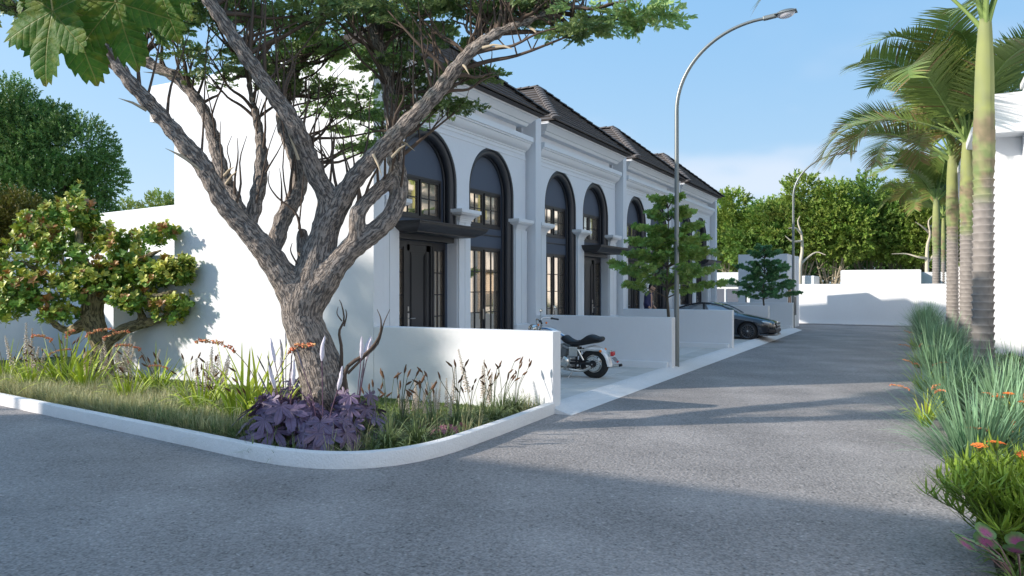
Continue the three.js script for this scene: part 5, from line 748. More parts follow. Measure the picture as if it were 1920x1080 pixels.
// violet leaved plants with pale plumes round the great trunk
{
  const lg = [0, 1, 2].map((i) => lobedLeaf(PALMATE, 9, 5, [0.25, 0.4, 0.15][i], 0.18)), pm = new THREE.MeshPhysicalMaterial({ color: C(1, 1, 1), map: purpleMap, roughness: 0.5, transmission: 0.15, thickness: 0, side: THREE.DoubleSide }), rm = new THREE.MeshPhysicalMaterial({ color: C(1.7, 0.75, 0.75), map: purpleMap, roughness: 0.5, transmission: 0.2, thickness: 0, side: THREE.DoubleSide }), stm = std([0.12, 0.06, 0.10], 0.7), plm = std([0.66, 0.62, 0.70], 0.9), dkm = std([0.11, 0.10, 0.13], 0.9);
  const plume = (() => { const c = spline([V(0, 0, 0), V(0.01, 0.14, 0), V(0.04, 0.30, 0)], 10), g = tube(c, [0.012, 0.02, 0.024, 0.025, 0.025, 0.024, 0.022, 0.02, 0.017, 0.012, 0.004], 9), p = g.attributes.position; for (let i = 0; i < p.count; i++) { p.setX(i, p.getX(i) + R(-0.004, 0.004)); p.setZ(i, p.getZ(i) + R(-0.004, 0.004)); p.setY(i, p.getY(i) + R(-0.006, 0.006)); } g.computeVertexNormals(); return g; })();
  const plant = (label, x, y, n, size, spread, hgt, mat, plumes, lean = [0, 0]) => { const t = thing('purple_leaf_plant', label, 'plant', ground(x, y).toArray(), 0, 'violet leaved plants in the corner bed'), st = [];
    for (let i = 0; i < n; i++) { const f = i / n, a = i * 2.4 + R(-0.3, 0.3), r = spread * (0.25 + 0.8 * Math.sqrt(f)) * R(0.8, 1.1), h = hgt * (1.0 - 0.75 * f * f) * R(0.75, 1.1), e = V(Math.cos(a) * r + lean[0], h, Math.sin(a) * r + lean[1]); st.push(tube(spline([V(e.x * 0.2, 0, e.z * 0.2), V(e.x * 0.55, h * 0.75, e.z * 0.55), e], 6), 0.005, 4, false));
      const m = part('leaf', lg[i % 3], mat, t); m.position.copy(e); const s = size * R(0.75, 1.15); m.scale.setScalar(s); const out = V(Math.cos(a), R(-1.9, -0.3), Math.sin(a)).normalize(), up = V(Math.cos(a) * 0.7, 1, Math.sin(a) * 0.7).addScaledVector(out, 0); const X = out.clone().cross(up).normalize(), Z = X.clone().cross(out).normalize(); m.quaternion.setFromRotationMatrix(new THREE.Matrix4().makeBasis(X, out, Z)); m.rotateY(R(-0.4, 0.4)); }
    part('stems', merge(st), stm, t).userData.kind = 'stuff';
    for (let i = 0; i < plumes; i++) { const a = rnd() * 6.28, r = R(0.05, 0.45), h = R(0.65, 1.15), e = V(Math.cos(a) * r + lean[0], h, Math.sin(a) * r + lean[1]), c = spline([V(e.x * 0.15, 0, e.z * 0.15), V(e.x * 0.5, h * 0.6, e.z * 0.5), e], 8); const d = i % 2 === 0; const m = part('plume', plume, d ? plm : dkm, t); m.position.copy(e); m.quaternion.copy(facing(c[8].clone().sub(c[6]), rnd() * 6)); m.scale.set(d ? 1 : 0.4, d ? 1 : 0.9, d ? 1 : 0.4); part('stalk', (() => { const q = tube(c, 0.006, 5, false); q.applyMatrix4(new THREE.Matrix4().compose(m.position, m.quaternion, m.scale).invert()); return q; })(), stm, m); }
    return t; };
  plant('violet leaved plant spilling over the kerb left of the great trunk', 540, 835, 30, 0.33, 0.48, 0.6, pm, 6);
  plant('violet leaved plant with pale plumes in front of the great trunk', 606, 845, 20, 0.28, 0.36, 0.36, pm, 3);
  plant('violet leaved plant right of the great trunk foot', 665, 822, 22, 0.28, 0.36, 0.55, pm, 5);
  plant('violet leaved plant behind the left side of the great trunk', 535, 800, 16, 0.28, 0.42, 0.6, pm, 8);
  plant('low magenta leaved plant at the foot of the bushy tree', 168, 756, 26, 0.14, 0.34, 0.22, rm, 0);
  plant('low magenta leaved plant right of the bushy tree', 240, 752, 22, 0.13, 0.36, 0.2, rm, 0);
  plant('low magenta leaved plant below the middle white spikes', 372, 782, 22, 0.13, 0.4, 0.2, rm, 0);
  plant('low magenta leaved plant behind the left white spikes', 75, 712, 20, 0.12, 0.4, 0.22, rm, 0);
  plant('low magenta leaved plant at the kerb bend right of the trunk', 832, 818, 22, 0.10, 0.4, 0.16, rm, 0);
}
// ---------------------------------------------------------------- right strip: blue green grasses
{
  const gv = [0, 1, 2].map(() => tuft(430, [0.75, 1.5], [0.006, 0.0125], [0.75, 1.5], [0.075, 0.17, 0.105], [0.26, 0.42, 0.24], [0.1, 0.5], 6)), GR = 'blue green grass clumps along the right side';
  const th = (label, x, z, s, k) => { const t = thing('grass_clump', label, 'grass clump', [x, 0.05, z], rnd() * 6, GR); t.scale.set(s, s, s); part('blades', gv[k % 3], VCleaf, t).userData.kind = 'stuff'; };
  const gp = (px, py) => { const p = ground(px, py, 0.05); return [p.x, p.z]; };
  const G2 = [[1832, 905, 1.05, 'largest blue green grass clump at the front right'], [1905, 872, 1.0, 'blue green grass clump right of the largest, at the frame edge'], [1880, 800, 1.0, 'blue green grass clump behind the largest, toward the white wall'], [1775, 790, 0.98, 'second blue green grass clump along the road'], [1820, 745, 0.95, 'blue green grass clump before the foot of the nearest palm'], [1915, 770, 1.0, 'blue green grass clump at the frame edge below the dappled wall'], [1752, 712, 1.0, 'third blue green grass clump along the road'], [1795, 700, 1.0, 'blue green grass left of the nearest palm foot'], [1745, 672, 1.05, 'fourth blue green grass clump along the road'], [1738, 652, 1.1, 'fifth blue green grass clump along the road'], [1775, 660, 1.1, 'blue green grass at the foot of the second palm'], [1733, 634, 1.2, 'sixth blue green grass clump along the road'], [1730, 620, 1.25, 'seventh blue green grass clump along the road'], [1745, 618, 1.2, 'blue green grass below the fourth palm'], [1738, 610, 1.2, 'farthest blue green grass before the end wall']];
  G2.forEach(([px, py, s, label], k) => th(label, ...gp(px, py), s, k));
  const sg = 'strap leaved plants among the right hand grasses';
  for (const [px, py, label] of [[1735, 800, 'yellow green strap plant left of the second grass clump'], [1728, 735, 'yellow green strap plant before the third grass clump'], [1915, 820, 'yellow green strap plant at the right frame edge'], [1722, 690, 'yellow green strap plant near the road beyond the third clump'], [1715, 655, 'small yellow green strap plant far down the right side'], [1900, 910, 'strap plant between the largest clump and the frame edge']]) { const [x, z] = gp(px, py); const t = thing('strap_plant', label, 'plant', [x, 0.05, z], rnd() * 6.28, sg); t.scale.setScalar(0.72); part('leaves', strapGeo[0], VCleaf, t).userData.kind = 'stuff'; for (let i = 0; i < 3; i++) { const m = part('flower_spray', sprayGeo[i % 2], VC, t); m.rotation.y = i * 2.1; } }
}
// orange flowered plant and pink hearted leaves in the right corner
{
  const leafC = []; const t = thing('orange_flower_plant', 'lush narrow leaved plant with orange flower heads in the right foreground', 'plant', ground(1893, 1035, 0.05).toArray());
  const leaves = [], stems = [], LC = [[0, 0], [0.03, 0.12], [0.048, 0.35], [0.04, 0.65], [0, 1]], leaf = leafGeo(LC, 0.25, 0.35), tips = [];
  for (let i = 0; i < 42; i++) { const a = i * 2.4, f = Math.sqrt((i + 1) / 42), lean = f * 0.56, h = R(0.5, 0.92) * (1 - 0.45 * f), e = V(Math.cos(a) * lean, h, Math.sin(a) * lean * 0.95), c = spline([V(e.x * 0.12, 0, e.z * 0.12), V(e.x * 0.55, h * 0.65, e.z * 0.55), e], 12); stems.push(tube(c, c.map((_, j) => lerp(0.006, 0.003, j / 12)), 4, false)); if (h > 0.62) tips.push(e);
    for (let k = 3; k <= 12; k++) for (let q = 0; q < 4; q++) { const g = leaf.clone(), s = R(0.15, 0.27) * (k > 10 ? 0.75 : 1); g.scale(s * 1.15, s, s); g.rotateX(R(0.8, 1.5)); g.rotateY(q * 1.57 + k * 0.8 + R(-0.4, 0.4)); g.translate(c[k].x, c[k].y, c[k].z); const b = R(0.75, 1.25); leaves.push(paint(g, (x, y, z) => [0.23 * b, 0.34 * b, 0.045 * b])); } }
  part('stems', merge(stems), std([0.1, 0.12, 0.035], 0.8), t).userData.kind = 'stuff'; part('leaves', merge(leaves), VCleaf, t).userData.kind = 'stuff';
  const fl = (() => { const gs = []; for (let i = 0; i < 26; i++) { const a = i * 2.4, r = 0.05 * Math.sqrt(i / 26), y = 0.012 - r * r * 5; for (let k = 0; k < 5; k++) { const g = new THREE.OctahedronGeometry(0.0085, 0); g.scale(1, 0.35, 0.55); g.translate(0.007, 0, 0); g.rotateY(k * 1.257); g.translate(Math.cos(a) * r, y + R(0, 0.006), Math.sin(a) * r); const q = rnd(); gs.push(paint(g, () => [0.72, 0.13 + 0.13 * q, 0.035])); } gs.push(paint(tube([V(0, -0.05, 0), V(Math.cos(a) * r, y, Math.sin(a) * r)], 0.0012, 3, false), () => [0.12, 0.15, 0.04])); } return merge(gs); })();
  tips.slice(0, 12).forEach((e) => { const m = part('flower_head', fl, VC, t); m.position.copy(e).add(V(0, 0.05, 0)); m.scale.setScalar(R(0.95, 1.3)); m.rotation.set(R(-0.3, 0.3), rnd() * 6, R(-0.3, 0.3)); });
  const b2 = thing('orange_flower_plant', 'red flowered narrow leaved plant beside the largest grass at the frame edge', 'plant', ground(1905, 900, 0.05).toArray()); for (const [i, e] of tips.slice(0, 6).entries()) { const m = part('flower_head', fl, VC, b2); m.position.set(e.x * 0.8, e.y + 0.12, e.z * 0.8); part('stalk', tube([V(-e.x * 0.8, -e.y - 0.12, -e.z * 0.8), V(0, -0.04, 0)], 0.004, 4, false), std([0.1, 0.12, 0.035], 0.8), m); }
  part('leaves', tuft(60, [0.3, 0.6], [0.01, 0.018], [0.5, 1.4], [0.06, 0.11, 0.02], [0.1, 0.16, 0.03], [0.2, 0.6], 4), VCleaf, b2).userData.kind = 'stuff';
  const under = new THREE.Group(); under.name = 'ground_cover'; tag(under, 'low green leaves covering the soil along the right edge of the road', 'ground cover', null, 'stuff'); scene.add(under);
  const ug = tuft(26, [0.12, 0.3], [0.008, 0.014], [0.3, 1.3], [0.08, 0.14, 0.03], [0.18, 0.27, 0.06], [0.2, 0.7], 4), ul = []; for (let i = 0; i < 900; i++) { const z = -3.5 - 40 * Math.pow(rnd(), 1.4), x = 0.56 + Math.pow(rnd(), 1.5) * 1.9; ul.push({ p: V(x, 0.04, z), q: facing(V(0, 1, 0)), s: R(0.7, 1.3), c: tint([1, 1, 1], 0.2) }); } scatter('tufts', ug, VCleaf, ul, under);
  const cal = thing('caladium', 'round green leaves with pink hearts in the bottom right corner', 'plant', ground(1915, 1100, 0.05).toArray());
  const heart = (() => { const N = 40, rings = 6, o = [], pos = [], idx = [], col = []; for (let j = 0; j <= rings; j++) for (let i = 0; i <= N; i++) { const a = lerp(-2.9, 2.9, i / N), f = j / rings, r = (0.62 + 0.38 * Math.cos(a * 0.5) ** 2) * (1 - 0.12 * Math.cos(a * 2)) * f, x = Math.sin(a) * r * 0.85, y = Math.cos(a) * r; pos.push(x, y, -0.25 * y * y - 0.15 * x * x + 0.03 * Math.sin(a * 8) * f); const v = 1 - smooth(0, 0.12, Math.abs(Math.sin(a * 4.5)) * f), p = Math.max((1 - smooth(0.3, 0.85, f)), v * 0.6 * (1 - f)); col.push(lerp(0.14, 0.36, p), lerp(0.27, 0.10, p), lerp(0.10, 0.24, p)); }
    for (let j = 0; j < rings; j++) for (let i = 0; i < N; i++) { const p = j * (N + 1) + i, q = p + N + 1; if (j) idx.push(p, p + 1, q); idx.push(p + 1, q + 1, q); } const g = new THREE.BufferGeometry(); g.setAttribute('position', new THREE.Float32BufferAttribute(pos, 3)); g.setAttribute('color', new THREE.Float32BufferAttribute(col, 3)); g.setIndex(idx); g.computeVertexNormals(); return g; })();
  const cs = []; for (let i = 0; i < 15; i++) { const a = i * 2.4 + 0.5, r = 0.1 + 0.26 * Math.sqrt(i / 15), h = R(0.14, 0.34), m = part('leaf', heart, VCleaf, cal); m.position.set(Math.cos(a) * r, h, Math.sin(a) * r); m.scale.setScalar(R(0.08, 0.12)); m.rotation.order = 'YXZ'; m.rotation.set(R(0.9, 1.4), Math.PI / 2 - a, 0); cs.push(tube([V(0, 0, 0), V(Math.cos(a) * r * 0.6, h * 0.8, Math.sin(a) * r * 0.6), V(Math.cos(a) * r, h, Math.sin(a) * r)], 0.005, 4, false)); } part('stems', merge(cs), std([0.2, 0.12, 0.12], 0.7), cal).userData.kind = 'stuff';
}
// ---------------------------------------------------------------- maple at the upper left: the tree stands outside the frame, its bough hangs in
{
  const base = V(-3.4, 0, 0.5), t = thing('maple_tree', 'large toothed maple leaves hanging into the upper left corner', 'tree', base.toArray());
  const w = (x, y, d) => at(x, y, d).sub(base);
  part('trunk', barkUV(organic(limbsOf(bend([{ p: V(0, -0.1, 0), r: 0.2 }, { p: V(0.02, 1.4, 0), r: 0.15 }, { p: V(-0.05, 2.8, 0.05), r: 0.12 }, { p: V(0, 4.2, 0), r: 0.08 }], 2)), { cell: 0.03, k: 0.05, floor: -0.05 }), 0.4), M.bark, t);
  const bough = spline([V(-0.03, 2.6, 0.04), w(-300, -200, 1.7), w(-40, -60, 1.85), w(140, -45, 1.9), w(300, -70, 2.0), w(420, -120, 2.1)], 30); part('bough', tube(bough, bough.map((_, i) => lerp(0.05, 0.007, i / 30)), 8), M.twig, t);
  const lg = [lobedLeaf(MAPLE, 7.5, 8, 0.22, 0.16), lobedLeaf(MAPLE, 8.2, 8, 0.34, 0.10), lobedLeaf(MAPLE, 7.1, 8, 0.12, 0.2)], mm = new THREE.MeshPhysicalMaterial({ color: C(1, 1, 1), map: mapleMap, bumpMap: mapleBump, bumpScale: 0.004, roughness: 0.6, specularIntensity: 0.35, transmission: 0.35, thickness: 0, ior: 1.3, side: THREE.DoubleSide }), pet = [];
  // stalk end, tip, size, turn about its own length
  const leaves = [[99, 20, 64, 152, 1.9, 0.25], [128, 18, 184, 160, 2.02, -0.35], [217, 4, 254, 130, 1.95, 0.15], [298, -30, 322, 72, 2.0, 0.3], [150, 40, 140, 148, 2.2, 0.9], [262, 10, 312, 98, 2.15, 1.1], [330, -40, 346, 36, 2.1, 0.8], [-40, -10, -60, 78, 1.95, 0.2], [170, -20, 168, 78, 2.1, -0.6], [60, -40, 22, 20, 2.1, 0.6], [235, -40, 205, 62, 2.2, -0.5], [330, -70, 395, -8, 2.2, 0.2], [280, -60, 300, 22, 2.25, -0.3], [110, -30, 110, 60, 2.25, 0.3]];
  leaves.forEach(([x0, y0, x1, y1, d, roll], i) => { const a = w(x0, y0, d), b = w(x1, y1, d + R(-0.05, 0.07)), out = b.clone().sub(a), len = out.length(); out.normalize(); const back = V(SI, 0.25, CO), X = out.clone().cross(back).normalize(), Z = X.clone().cross(out).normalize(), m = part('leaf', lg[i % 3], mm, t); m.position.copy(a); m.quaternion.setFromRotationMatrix(new THREE.Matrix4().makeBasis(X, out, Z)); m.rotateY(roll); m.scale.setScalar(len * 1.04); const near = bough.reduce((p, q) => q.distanceTo(a) < p.distanceTo(a) ? q : p); pet.push(tube(spline([near, near.clone().lerp(a, 0.5).add(V(0, 0.02, 0)), a], 6), 0.0022, 5, false)); });
  part('stalks', merge(pet), std([0.2, 0.2, 0.08], 0.7), t).userData.kind = 'stuff';
}
// ---------------------------------------------------------------- motorcycle (local x forward, y up, z to its right)
const cyl = (a, b, r, s = 14) => tube([V(...a), V(...b)], r, s);
const disc = (x, y, z0, z1, r, s = 28) => { const g = new THREE.CylinderGeometry(r, r, Math.abs(z1 - z0), s); g.rotateX(Math.PI / 2); g.translate(x, y, (z0 + z1) / 2); return g; };
const torusAt = (x, y, z, R0, r, w = 1, s = 12) => { const g = new THREE.TorusGeometry(R0, r, s, 44); g.scale(1, 1, w); g.translate(x, y, z); return g; };
function sideProfile(pts, w, bevel = 0.03, seg = 4) { const s = new THREE.Shape(); s.moveTo(...pts[0]); s.splineThru(pts.slice(1).concat([pts[0]]).map(([x, y]) => new THREE.Vector2(x, y))); const g = new THREE.ExtrudeGeometry(s, { depth: Math.max(0.001, w - 2 * bevel), bevelEnabled: true, bevelThickness: bevel, bevelSize: bevel * 0.8, bevelOffset: -bevel * 0.8, bevelSegments: seg, curveSegments: 10 }); g.translate(0, 0, -w / 2 + bevel); return toCreasedNormals(g, 0.9); }
{
  const t = thing('motorcycle', 'white cruiser motorcycle with black seat parked behind the sunlit low wall', 'motorcycle', [-6.02, 0.075, -15.0], Math.PI);
  const pearl = new THREE.MeshPhysicalMaterial({ color: C(0.72, 0.73, 0.74), roughness: 0.22, metalness: 0.15, clearcoat: 1, clearcoatRoughness: 0.05 }), r = 0.325, leather = std([0.013, 0.013, 0.016], 0.5, { bumpMap: plasterBump, bumpScale: 0.001 });
  const wheel = (x, big) => { const w = part('wheel', null, null, t), R0 = big ? 0.245 : 0.26, rr = big ? 0.08 : 0.065; part('tyre', torusAt(x, r, 0, R0, rr, big ? 0.95 : 0.8, 16), M.rubber, w);
    const gs = [torusAt(x, r, 0.045, R0 - rr * 0.82, 0.011), torusAt(x, r, -0.045, R0 - rr * 0.82, 0.011), torusAt(x, r, 0, R0 - rr * 0.95, 0.014, 3)], R1 = R0 - rr * 0.9; for (let k = 0; k < 9; k++) { const a = k / 9 * 6.283, c = Math.cos(a), s = Math.sin(a); gs.push(cyl([x + c * 0.04, r + s * 0.04, -0.01], [x + Math.cos(a + 0.08) * R1, r + Math.sin(a + 0.08) * R1, -0.015], 0.012, 6), cyl([x + c * 0.04, r + s * 0.04, 0.01], [x + Math.cos(a - 0.08) * R1, r + Math.sin(a - 0.08) * R1, 0.015], 0.012, 6)); } gs.push(disc(x, r, -0.07, 0.07, 0.045)); part('rim', merge(gs), M.chrome, w); return w; };
  const rw = wheel(0, true); wheel(1.6, false);
  const sh = new THREE.Shape(); sh.absarc(0, 0, 0.152, 0, Math.PI * 2, false); for (let k = 0; k < 14; k++) { const h = new THREE.Path(), a = k / 14 * 6.283, p = (rr, aa) => [rr * Math.cos(aa), rr * Math.sin(aa)]; h.moveTo(...p(0.09, a)); h.lineTo(...p(0.112, a)); h.lineTo(...p(0.112, a + 0.17)); h.lineTo(...p(0.09, a + 0.17)); sh.holes.push(h); }
  const pg = new THREE.ExtrudeGeometry(sh, { depth: 0.012, bevelEnabled: false, curveSegments: 20 }); pg.translate(0, r, -0.092); part('pulley', merge([pg, torusAt(0, r, -0.086, 0.152, 0.009)]), M.chrome, rw); part('hub', merge([disc(0, r, -0.105, -0.08, 0.078), disc(0, r, -0.135, -0.1, 0.02)]), M.black, rw);
  part('swingarm', merge([rbox(-0.05, 0.52, r - 0.022, r + 0.03, -0.128, -0.105, 0.008), rbox(-0.05, 0.52, r - 0.022, r + 0.03, 0.105, 0.128, 0.008), rbox(0.1, 0.5, r + 0.05, r + 0.08, -0.12, -0.09, 0.008)]), M.black, t);
  part('axle_nut', disc(0, r, -0.148, -0.128, 0.013, 8), M.chrome, t);
  // rear mudguard
  const f = [], n = 22, prof = [[-0.098, 0.31], [-0.095, 0.345], [-0.075, 0.372], [-0.03, 0.384], [0.03, 0.384], [0.075, 0.372], [0.095, 0.345], [0.098, 0.31]]; for (let i = 0; i < n; i++) for (let k = 1; k < prof.length; k++) { const q = (j, m) => { const a = lerp(-0.12, 2.25, j / n), rr = prof[m][1] + (j < 2 ? 0.01 * (2 - j) : 0); return V(-Math.cos(a) * rr, r + Math.sin(a) * rr, prof[m][0]); }; quad(f, q(i, k - 1), q(i, k), q(i + 1, k), q(i + 1, k - 1)); }
  part('rear_mudguard', toCreasedNormals(mesh3(f), 0.9), pearl, t);
  part('mudguard_strut', merge([rbox(-0.2, 0.42, 0.60, 0.635, -0.118, -0.1, 0.008), rbox(-0.2, 0.42, 0.60, 0.635, 0.1, 0.118, 0.008), cyl([0.32, 0.61, -0.11], [0.2, 0.4, -0.118], 0.024), cyl([0.32, 0.61, 0.11], [0.2, 0.4, 0.118], 0.024)]), M.chrome, t);
  part('seat', sideProfile([[0.72, 0.82], [0.70, 0.89], [0.62, 0.905], [0.5, 0.83], [0.36, 0.795], [0.24, 0.85], [0.12, 0.925], [0.02, 0.935], [-0.1, 0.90], [-0.19, 0.895], [-0.225, 0.85], [-0.18, 0.79], [0.0, 0.755], [0.3, 0.70], [0.5, 0.705], [0.64, 0.75]], 0.27, 0.07, 5), leather, t);
  const tank = new THREE.SphereGeometry(1, 28, 18); { const p = tank.attributes.position; for (let i = 0; i < p.count; i++) { const x = p.getX(i), y = p.getY(i), z = p.getZ(i), k = lerp(0.55, 1.08, smooth(-1, 0.5, x)); p.setXYZ(i, 0.93 + x * 0.31, 0.935 + x * 0.07 + y * 0.12 * k, z * 0.15 * k); } tank.computeVertexNormals(); } part('fuel_tank', tank, pearl, t); part('tank_stripe', (() => { const c = spline([V(0.66, 0.905, -0.075), V(0.85, 0.99, -0.128), V(1.05, 1.06, -0.12), V(1.18, 1.05, -0.07)], 12); return tube(c, 0.012, 6); })(), std([0.08, 0.28, 0.6], 0.3), t);
  // engine: two finned cylinders, cases, round covers
  const eng = part('engine', null, null, t), fins = []; for (const [bx, a] of [[0.66, 0.42], [0.9, -0.36]]) for (let i = 0; i < 9; i++) { const g = rbox(-0.085, 0.085, -0.006, 0.006, -0.09, 0.09, 0.004, 1); g.translate(0, 0.05 + i * 0.024, 0); g.rotateZ(a); g.translate(bx + (a > 0 ? 0.09 : -0.05), 0.40, 0); fins.push(g); } for (const [bx, a] of [[0.66, 0.42], [0.9, -0.36]]) { const g = new THREE.CylinderGeometry(0.06, 0.065, 0.26, 16); g.translate(0, 0.14, 0); g.rotateZ(a); g.translate(bx + (a > 0 ? 0.09 : -0.05), 0.40, 0); fins.push(g); const h = rbox(-0.1, 0.1, 0.26, 0.33, -0.1, 0.1, 0.03, 3); h.rotateZ(a); h.translate(bx + (a > 0 ? 0.09 : -0.05), 0.40, 0); fins.push(h); }
  part('cylinder', merge(fins), M.steel, eng); part('crankcase', merge([rbox(0.48, 1.02, 0.22, 0.46, -0.11, 0.11, 0.05, 3), rbox(0.4, 0.62, 0.26, 0.5, -0.09, 0.09, 0.04, 3)]), M.steel, eng);
  const cover = new THREE.SphereGeometry(1, 24, 10, 0, Math.PI * 2, 0, Math.PI / 2); cover.rotateX(-Math.PI / 2); const cv = (x, y, z, R0, d) => { const g = cover.clone(); g.scale(R0, R0, d); g.translate(x, y, z); return g; }; part('primary_cover', merge([cv(0.66, 0.345, -0.11, 0.125, 0.05), cv(0.93, 0.345, -0.11, 0.10, 0.045), rbox(0.62, 0.97, 0.27, 0.43, -0.145, -0.1, 0.02, 3), torusAt(0.66, 0.345, -0.15, 0.075, 0.006)]), M.chrome, eng); part('air_cleaner', merge([disc(0.78, 0.62, 0.1, 0.17, 0.09)]), M.chrome, eng);
  part('battery_cover', rbox(0.34, 0.54, 0.47, 0.68, -0.115, -0.09, 0.02, 3), M.chrome, t); part('oil_tank', rbox(0.36, 0.55, 0.46, 0.7, -0.085, 0.1, 0.03, 3), M.black, t);
  part('frame', merge([cyl([1.28, 1.0, 0], [1.12, 0.25, -0.09], 0.02), cyl([1.28, 1.0, 0], [1.12, 0.25, 0.09], 0.02), cyl([1.12, 0.2, -0.1], [0.4, 0.2, -0.1], 0.02), cyl([1.12, 0.2, 0.1], [0.4, 0.2, 0.1], 0.02), cyl([0.4, 0.2, -0.1], [0.34, 0.66, -0.09], 0.018), cyl([0.4, 0.2, 0.1], [0.34, 0.66, 0.09], 0.018), cyl([1.26, 0.98, 0], [0.4, 0.74, 0], 0.026)]), M.black, t);
  const ex = (z, e) => tube(spline([V(0.85, 0.42, z * 0.7), V(0.95, 0.26, z), V(0.6, 0.2, z), V(0.2, 0.19, z), V(e, 0.28, z)], 24), Array.from({ length: 25 }, (_, i) => i < 12 ? 0.022 : 0.036), 12); part('exhaust', ex(0.15, -0.5), M.chrome, t); part('exhaust', ex(-0.135, 0.02), M.chrome, t); part('exhaust_tip', cyl([-0.44, 0.265, 0.15], [-0.56, 0.295, 0.15], 0.03), M.black, t);
  part('kickstand', merge([cyl([0.42, 0.2, -0.13], [0.5, 0.02, -0.3], 0.013), rbox(0.46, 0.55, 0.0, 0.012, -0.33, -0.28, 0.004), cyl([0.56, 0.22, -0.1], [0.56, 0.22, -0.24], 0.014), rbox(0.52, 0.6, 0.22, 0.245, -0.3, -0.18, 0.008)]), M.steel, t);
  // lamps and plate at the tail
  const tl = part('tail_light', rbox(-0.455, -0.375, 0.50, 0.60, -0.06, 0.06, 0.022, 3), M.red, t); part('bezel', rbox(-0.39, -0.35, 0.49, 0.61, -0.066, 0.066, 0.015, 2), M.chrome, tl); const pl = part('number_plate', (() => { const g = rbox(-0.004, 0.004, -0.06, 0.06, -0.09, 0.09, 0.002, 1); g.rotateZ(-0.75); g.translate(-0.47, 0.43, 0); return g; })(), std([0.16, 0.17, 0.19], 0.5), t); part('reflector', rbox(-0.535, -0.51, 0.365, 0.40, -0.04, 0.04, 0.008), M.red, pl);
  for (const z of [-1, 1]) part('indicator', (() => { const g = new THREE.SphereGeometry(0.03, 14, 10); g.translate(-0.2, 0.615, z * 0.145); return g; })(), M.amber, t);
  // front end
  part('fork', merge([-1, 1].flatMap((z) => [cyl([1.6, r, z * 0.1], [1.44, 0.72, z * 0.1], 0.03), cyl([1.45, 0.7, z * 0.1], [1.27, 1.1, z * 0.1], 0.022)])), M.chrome, t); const ff = []; for (let i = 0; i < 14; i++) for (let k = 1; k < prof.length; k++) { const q = (j, m) => { const a = lerp(0.4, 2.4, j / 14), rr = prof[m][1] - 0.02; return V(1.6 - Math.cos(a) * rr, r + Math.sin(a) * rr, prof[m][0] * 0.75); }; quad(ff, q(i, k - 1), q(i, k), q(i + 1, k), q(i + 1, k - 1)); } part('front_mudguard', toCreasedNormals(mesh3(ff), 0.9), pearl, t);
  part('headlight', (() => { const g = new THREE.SphereGeometry(0.1, 20, 14); g.scale(1.1, 1, 1); g.translate(1.43, 1.03, 0); return g; })(), M.chrome, t);
  const bars = part('handlebar', tube(spline([V(1.02, 1.2, -0.42), V(1.1, 1.23, -0.3), V(1.26, 1.26, -0.16), V(1.3, 1.14, -0.05), V(1.3, 1.14, 0.05), V(1.26, 1.26, 0.16), V(1.1, 1.23, 0.3), V(1.02, 1.2, 0.42)], 40), 0.0135, 10), M.chrome, t); for (const z of [-1, 1]) { part('grip', cyl([1.01, 1.197, z * 0.43], [1.085, 1.228, z * 0.31], 0.019), M.black, bars); part('lever', tube(spline([V(1.12, 1.24, z * 0.28), V(1.11, 1.22, z * 0.36), V(1.05, 1.19, z * 0.44)], 8), 0.008, 6), M.chrome, bars); part('switch_box', rbox(1.08, 1.13, 1.21, 1.255, z * 0.29 - 0.025, z * 0.29 + 0.025, 0.01), M.black, bars);
    const m = part('mirror', (() => { const g = new THREE.SphereGeometry(0.055, 16, 10); g.scale(0.3, 0.75, 1.1); g.translate(1.05, 1.47, z * 0.36); return g; })(), M.chrome, t); part('stalk', cyl([1.1, 1.24, z * 0.29], [1.06, 1.45, z * 0.35], 0.006, 6), M.chrome, m); part('indicator', (() => { const g = new THREE.SphereGeometry(0.025, 12, 8); g.translate(1.2, 1.14, z * 0.2); return g; })(), M.amber, bars); }
  t.rotation.order = 'YXZ'; t.rotation.x = -0.07;
}
